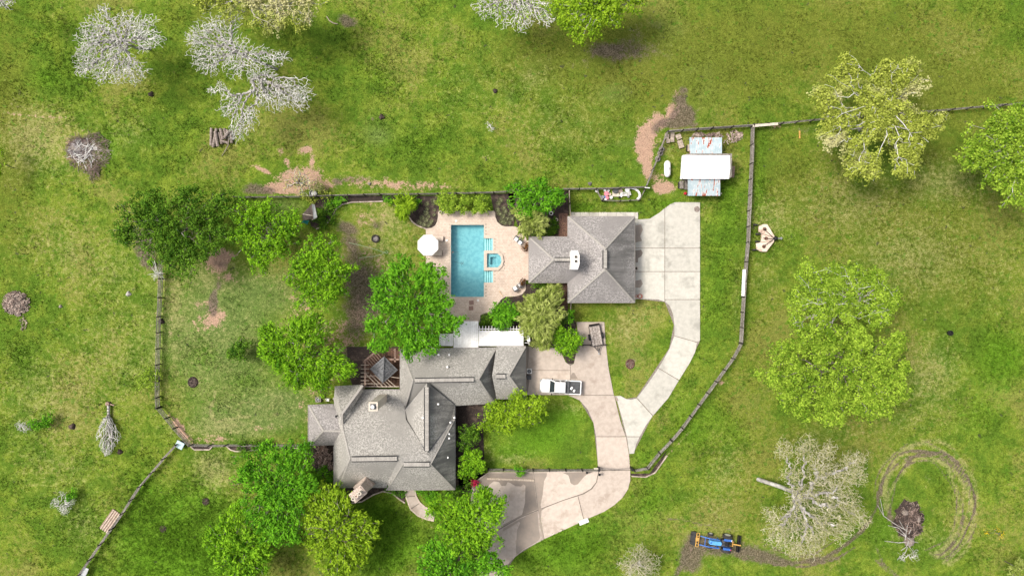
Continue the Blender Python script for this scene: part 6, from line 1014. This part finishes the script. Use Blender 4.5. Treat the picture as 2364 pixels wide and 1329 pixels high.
bare('lichen_shrub', 'shrub', 'white lichen spray on the left of the green pasture bush', [(48, 982, 12), (60, 985, 12)], 1.4, dens=80, r0=.014, rmax=.05, group=None)
shrub('pasture_shrub', 'shrub', 'small green bush behind the white bleached spray near lower left', [(165, 1142, 12), (158, 1152, 8), (170, 1136, 8)], 1.4, 'leaf_green', dens=5)
bare('lichen_shrub', 'shrub', 'white bleached spray of twigs near the stack of red beams', [(125, 1162, 12), (148, 1168, 16), (160, 1160, 12), (145, 1140, 8), (150, 1180, 10)], 1.5, dens=75, r0=.014, rmax=.05, group=None)
bare('lichen_shrub', 'shrub', 'tiny white twiggy sapling in the field above the pool', [(1130, 290, 8), (1136, 300, 7)], 1.2, dens=90, r0=.012, rmax=.04, group=None)
shrub('fence_shrub', 'shrub', 'yellow-green shrub swallowing the west fence', [(330, 872, 20), (350, 885, 18), (342, 858, 14), (322, 890, 12), (362, 865, 10)], 1.7, 'leaf_lime', dens=3.6, n_each=12)
shrub('fence_shrub', 'shrub', 'brown-green vine on the lower fence at the yard corner', [(560, 1030, 18), (590, 1030, 16), (620, 1030, 14)], 1.2, 'leaf_dark', dens=4)
shrub('fence_shrub', 'shrub', 'small leafy bush through the drive-side fence', [(1203, 1085, 9), (1200, 1094, 7), (1194, 1082, 6)], 1.4, 'leaf_green', dens=9)
shrub('fence_shrub', 'shrub', 'small round green plant on the bare soil by the west fence', [(351, 606, 8)], .9, 'leaf_bright', dens=14)
shrub('roses', 'flowers', 'crimson flowering shrub at the end of the driveway loop bed', [(1093, 1112, 8), (1098, 1118, 6)], 1.1, 'leaf_red', dens=14, n_each=10)
shrub('flower_clump', 'flowers', 'yellow wildflowers in the grass near the lower right', [(2280, 1232, 6), (2315, 1235, 10), (2300, 1222, 6)], .5, 'leaf_gold', dens=7, n_each=6, size=.1)
shrub('pink_shrub', 'shrub', 'bed of pinkish pale leaves against the west house wall', [(735, 1040, 14), (755, 1040, 16), (740, 1058, 16), (760, 1062, 14), (750, 1078, 14), (765, 1078, 8)], 1.2, 'leaf_pink', dens=5, n_each=9, size=.2)
shrub('garden_shrub', 'shrub', 'dark leafy shrub below the bed of pinkish leaves', [(735, 1100, 20), (755, 1105, 18), (715, 1090, 16), (745, 1085, 10)], 1.8, 'leaf_green', dens=5)
shrub('garden_shrub', 'shrub', 'low ivy between the stone chimney and the entry path', [(905, 1130, 14), (922, 1136, 13), (895, 1128, 8)], .7, 'leaf_green', dens=7, size=.13)
shrub('garden_shrub', 'shrub', 'low ivy in the curve right of the entry path', [(975, 1138, 14), (990, 1150, 14), (1000, 1135, 14), (985, 1160, 10), (970, 1130, 10)], .8, 'leaf_green', dens=7, size=.13)
shrub('garden_shrub', 'shrub', 'dark green planting at the southeast corner of the house', [(1060, 1128, 14), (1045, 1140, 14), (1080, 1120, 10), (1030, 1145, 12)], 1.5, 'leaf_dark', dens=6)
shrub('garden_shrub', 'shrub', 'dark green planting right of the white walkway roof', [(1118, 742, 14), (1130, 735, 12), (1140, 748, 10), (1115, 752, 8)], 1.0, 'leaf_dark', dens=7)
shrub('garden_shrub', 'shrub', 'dark underplanting between olive tree and parking pad bed', [(1285, 745, 14), (1300, 740, 10), (1275, 765, 12)], 1.4, 'leaf_dark', dens=6)
shrub('garden_shrub', 'shrub', 'brownish wild bush between white patio roof and round tree', [(1240, 775, 18), (1262, 785, 16), (1235, 790, 12)], 1.8, 'leaf_feather', dens=5, aspect=3, size=.24)
shrub('garden_shrub', 'shrub', 'dark green planting below the feathery tree left of the garage', [(1240, 540, 10), (1260, 535, 14), (1275, 515, 12), (1280, 530, 10)], .7, 'leaf_dark', dens=8)
shrub('garden_shrub', 'shrub', 'dark green planting under the lower left garage wing', [(1255, 662, 12), (1275, 668, 12), (1235, 662, 8), (1280, 685, 10)], .7, 'leaf_dark', dens=8)
shrub('bronze_shrub', 'shrub', 'bronze-leaved shrub with gravel at the west air conditioners', [(740, 905, 12), (765, 898, 12), (755, 930, 8), (725, 912, 8)], .9, 'leaf_feather', dens=5, size=.14)
for x_, y_, lb in ((1215, 566, 'bronze potted plant beside the upper garage wing corner'), (1208, 648, 'bronze potted plant beside the lower garage wing corner')):
    shrub('bronze_plant', 'plant', lb, [(x_, y_, 6), (x_ - 3, y_ + 7, 5)], .9, 'leaf_brown', group='bronze plants by the patio', dens=22, n_each=8, size=.16)
# rows of sage clumps in the poolside beds
k_ = 0
def clump():
    n = 70; a = rng.uniform(0, 2 * np.pi, n); L = rng.uniform(.22, .42, n); d = np.stack([np.cos(a), np.sin(a)], -1); pr = np.stack([-d[:, 1], d[:, 0]], -1) * .022
    z = rng.uniform(.1, .35, n); b0 = np.c_[d * .04, np.full(n, .02)]; tip = np.c_[d * L[:, None], z]; V = np.stack([b0 + np.c_[pr, 0 * z], tip, b0 - np.c_[pr, 0 * z]], 1).reshape(-1, 3)
    return npmesh('crown', V, np.arange(3 * n).reshape(-1, 3), np.repeat(rng.uniform(0, 1, n), 3), 3)
cm = clump(); cm.materials.append(M['leaf_sage'])
for pts, lb in (([(986, 471), (1000, 463), (986, 483), (1001, 470), (984, 492), (990, 500), (1002, 496), (984, 508), (997, 510), (978, 519), (988, 521), (993, 515), (968, 514), (1003, 485), (975, 503)], 'spiky sage clump in the bed left of the pool'), ([(1155, 462), (1162, 480), (1150, 470), (1165, 488), (1152, 493), (1160, 500), (1170, 505), (1148, 484), (1165, 514), (1176, 515), (1158, 511), (1175, 495), (1180, 505)], 'spiky sage clump in the bed right of the pool')):
    for q_, (x_, y_) in enumerate(sorted(pts, key=lambda t: t[1])):
        o = link(bpy.data.objects.new('sage_clump', cm)); o.location = P(x_, y_); o.location.z = .02; o.rotation_euler[2] = random.uniform(0, 6); s_ = random.uniform(.9, 1.5); o.scale = (s_,) * 3
        tag(o, lb + ', %s from the top' % ['first', 'second', 'third', 'fourth', 'fifth', 'sixth', 'seventh', 'eighth', 'ninth', 'tenth', 'eleventh', 'twelfth', 'thirteenth', 'fourteenth', 'fifteenth'][q_], 'plant', 'sage clumps in ' + lb.split(' in ')[1])
# dead cedar felled on the grass, spiky dead sapling
def felled():
    a = P(251, 935, .3); b_ = P(254, 1048, .25); root = thing('felled_tree', 'bleached felled tree lying on the grass with its crown downward', 'tree', (a.x, a.y, 0)); d = np.array(b_ - a); L = np.linalg.norm(d); pts = []
    n = 900; t = rng.uniform(.22, 1, n); wd = (1 - np.abs(t - .58) / .46).clip(.08, 1) * 1.9; s = rng.uniform(-1, 1, n) * wd; z = .25 + rng.uniform(0, 1, n) * (1.2 * np.sqrt(np.maximum(0, 1 - (s / 2) ** 2)))
    side = np.array([-d[1], d[0], 0]) / L; q = np.array(a)[None] + d[None] * np.minimum(1.05, t + np.abs(s) * .04)[:, None] + side[None] * s[:, None]; q[:, 2] = z
    stem = np.array([np.array(a) + d * k for k in np.linspace(.06, .98, 16)]); stem[:, 2] = .35
    A, par, order = grow(np.vstack([stem, q]), np.array([a.x, a.y, .35]), .5); r = branches(A, par, order, .02, 2.1, .22)
    t1 = tubes(A, par, order, r, lambda x: x > .06, 6); spans(root, npmesh('trunk', sub(t1[0], (a.x, a.y, 0)), t1[1], t1[2]), M['bark_pale'], 'trunk')
    t1 = tubes(A, par, order, r, lambda x: x <= .06, 3); spans(root, npmesh('twigs', sub(t1[0], (a.x, a.y, 0)), t1[1], t1[2]), M['twig_white'], 'twigs')
    mb = MB().lathe(P(251, 931, 0), [(.3, .02), (.34, .15), (.28, .4), (.05, .45)], 9); mb.bar(P(245, 930, .2), P(264, 935, .25), .16, .12); fromMB('stump', mb, M['terracotta'] if False else M['wood_pink'], root)
felled()
rt = thing('dead_sapling', 'grey spiky dead sapling standing at the top of the west fence', 'tree', P(378, 632)); mb = MB(); c0 = P(378, 632)
for k in range(46):
    a = random.uniform(0, 6.28); L = random.uniform(.5, 1.25); z = random.uniform(.8, 2.6); mb.tube([(c0.x, c0.y, z), (c0.x + math.cos(a) * L * .6, c0.y + math.sin(a) * L * .6, z + .25), (c0.x + math.cos(a) * L, c0.y + math.sin(a) * L, z + .2)], [.03, .022, .012], 4)
for k in range(5):
    a = R(random.uniform(70, 110)); z = 1.5; mb.tube([(c0.x - .2, c0.y + .4, z), (c0.x - .5 + math.cos(a), c0.y + 1 + math.sin(a) * random.uniform(.4, 1), z + .1)], [.025, .012], 4)
fromMB('twigs', mb, M['twig_white'], rt); fromMB('trunk', MB().tube([(c0.x, c0.y, 0), (c0.x, c0.y, 2.8)], [.08, .03]), M['bark_pale'], rt)
# heaps: burnt brush, wood chips, debris with branches
def sticks(cx, cy, rx, ry, n, L, r, h, mt, name, root, seed=None, jit=1.0):
    mb = MB()
    for _ in range(n):
        a = random.uniform(0, 6.28); q = math.sqrt(random.random()); x = cx + math.cos(a) * rx * q; y = cy + math.sin(a) * ry * q; hh = h * (1 - q * q) + .06; b_ = random.uniform(0, 6.28); l = random.uniform(.5, 1) * L / 2; p = P(x, y)
        dz = random.uniform(-.12, .12) * l * 2; mb.tube([(p.x - math.cos(b_) * l, p.y - math.sin(b_) * l, max(.03, hh - dz)), (p.x + math.cos(b_) * l, p.y + math.sin(b_) * l, max(.03, hh + dz))], r * random.uniform(.6, 1.3), 4, True, random.random())
    o = fromMB(name, mb, M[mt], root); o['kind'] = 'stuff'; return o
def mound(cx, cy, rx, ry, h, mt, name, root):
    c0 = P(cx, cy); n = 24; rings = []; mb = MB()
    for k, (f, z) in enumerate(((1, -.05), (.85, .35), (.6, .75), (.3, .95), (.05, 1))):
        rings.append([(c0.x + rx / S * f * math.cos(6.283 * i / n) * (1 + .18 * math.sin(i * 2.1 + k)), c0.y + ry / S * f * math.sin(6.283 * i / n) * (1 + .15 * math.cos(i * 1.7 + k)), z * h) for i in range(n)])
    mb.loft(rings); return fromMB(name, mb, M[mt], root)
rt = thing('brush_pile', 'burnt brush heap with grey ash in the left field', 'brush pile', P(200, 345)); mound(186, 345, 30, 27, .3, 'ash', 'ash_heap', rt); sticks(204, 350, 52, 46, 520, 1.3, .022, .2, 'twig_brown', 'brush', rt); sticks(198, 352, 34, 30, 60, 1.8, .03, .5, 'twig_white', 'pale_sticks', rt); sticks(218, 395, 12, 24, 60, 1.6, .025, .2, 'twig_brown', 'branches', rt)
rt = thing('firewood_heap', 'heap of split pale firewood at the left edge', 'firewood', P(38, 705)); mound(38, 702, 28, 26, .3, 'log', 'core_heap', rt); sticks(38, 700, 32, 28, 330, .5, .055, .6, 'split_wood', 'firewood', rt); sticks(54, 745, 8, 18, 40, .4, .045, .1, 'split_wood', 'scattered_firewood', rt)
rt = thing('debris_heap', 'dark uprooted stump heap inside the tractor ring', 'debris', P(2097, 1210)); mound(2098, 1200, 34, 46, .8, 'mulch', 'soil_heap', rt); mound(2085, 1180, 9, 8, 1.0, 'log', 'root_lump', rt); mound(2114, 1195, 8, 12, .95, 'log', 'root_lump', rt); mound(2098, 1248, 12, 13, .8, 'log', 'root_lump', rt); sticks(2100, 1200, 32, 44, 200, .8, .035, .9, 'twig_brown', 'roots', rt)
mb = MB()
for pts in ([(2026, 1165), (2040, 1190), (2065, 1208), (2095, 1225)], [(2050, 1212), (2075, 1218), (2092, 1236)], [(2042, 1248), (2075, 1252), (2092, 1250)], [(2120, 1252), (2105, 1248), (2095, 1240)], [(2096, 1205), (2092, 1228), (2090, 1245)], [(2080, 1270), (2092, 1262), (2098, 1248)], [(2073, 1290), (2090, 1275), (2095, 1262)], [(2110, 1275), (2100, 1262), (2096, 1250)], [(2076, 1200), (2088, 1222)], [(2070, 1225), (2092, 1238)], [(2108, 1210), (2098, 1232)], [(2032, 1150), (2040, 1190)]):
    mb.tube([P(a, b_, .7 + .25 * k / len(pts)) for k, (a, b_) in enumerate(pts)], [.04 + .03 * k / len(pts) for k in range(len(pts))], 5)
fromMB('branches', mb, M['bark_pale'], rt)
bare('lichen_shrub', 'shrub', 'white twiggy tips below the uprooted stump heap', [(2085, 1285, 12), (2110, 1282, 14)], .8, dens=50, r0=.012, rmax=.04, group=None)
rt = thing('rubble_heap', 'loose heap of pale split wood in the shed corner by the fence', 'firewood', P(1695, 317)); sticks(1696, 314, 18, 12, 90, .55, .06, .3, 'split_wood', 'split_wood', rt); sticks(1682, 326, 12, 6, 14, .5, .05, .1, 'wood_pale', 'loose_wood', rt)
rt = thing('rubble_heap', 'row of stacked split wood against the upper tin roof', 'firewood', P(1635, 312)); sticks(1613, 312, 14, 5, 60, .45, .06, .3, 'split_wood', 'split_wood', rt); sticks(1640, 312, 12, 4, 40, .45, .06, .25, 'twig_brown', 'split_wood', rt); sticks(1657, 312, 8, 6, 34, .45, .06, .3, 'split_wood', 'split_wood', rt)
# dark planting rings, stumps and small holes in the grass
for x_, y_, r_, lb in ((475, 1157, 9, 'dark mulch ring with a young plant, upper of two on the left lawn'), (377, 1220, 9, 'dark mulch ring with a young plant, lower of two on the left lawn')):
    rt = thing('tree_ring', lb, 'planting ring', P(x_, y_), 0, 'mulch rings on the left lawn'); fromMB('mulch', MB().lathe(P(x_, y_), [(r_ / S, .0), (r_ / S * .8, .1), (.25, .04), (0, .06)], 18), M['mulch'], rt)
    fromMB('stems', MB().tube([P(x_, y_, 0), P(x_ + 1, y_, .5)], .03).tube([P(x_, y_, 0), P(x_ - 4, y_ + 3, .35)], .02).tube([P(x_, y_, 0), P(x_ + 2, y_ - 4, .4)], .02), M['twig_brown'], rt)
for x_, y_, r_, lb in ((445, 882, 12, 'dark rotted stump hole in the back yard'), (1455, 840, 11, 'shallow dug pit with dry grass on the garage island lawn')):
    rt = thing('stump', lb, 'stump', P(x_, y_)); fromMB('rim', MB().lathe(P(x_, y_), [(r_ / S, -.05), (r_ / S * .8, .09), (r_ / S * .55, -.02), (0, -.04)], 20, sx=1, sy=1.1), M['mulch'] if r_ > 11 else M['leaf_litter'], rt); sticks(x_, y_, r_ * .8, r_ * .8, 26, .5, .015, .1, 'twig_brown', 'debris', rt)
rocks = [(881, 270, .4, 'tall dark-topped stone in the field above the pool'), (1143, 210, .35, 'pale stone with dark side in the upper middle field'), (349, 218, .42, 'dark stump below the leftmost bare tree'), (167, 984, .5, 'dark lump with a white chip right of the green pasture bush'), (297, 678, .38, 'grey broken stump left of the west fence'), (277, 1042, .4, 'dark lump at the foot of the felled tree'), (373, 742, .45, 'dark bag of soil leaning on the west fence'), (853, 424, .25, 'small pale stone above the north fence'), (1362, 424, .3, 'whitish stone above the garden corral'), (140, 707, .25, 'little pale stone right of the firewood heap')]
for x_, y_, s_, lb in rocks:
    n = 9; mb = MB(); c0 = P(x_, y_)
    rings = [[(c0.x + s_ * f * math.cos(6.283 * i / n) * (1 + .25 * math.sin(i * 2.3 + k + x_)), c0.y + s_ * f * math.sin(6.283 * i / n) * (1 + .25 * math.cos(i * 1.9 + x_)), z * s_) for i in range(n)] for k, (f, z) in enumerate(((1, -.2), (.9, .3), (.5, .7), (.1, .8)))]
    mb.loft(rings); o = fromMB('rock', mb, M['ash'] if 'stone' in lb and 'dark' not in lb else M['mulch'] if 'dark' in lb else M['bark_pale'], loc=P(x_, y_)); tag(o, lb, 'stump' if 'stump' in lb else 'bag' if 'bag' in lb else 'stone' if 'stone' in lb else 'lump')
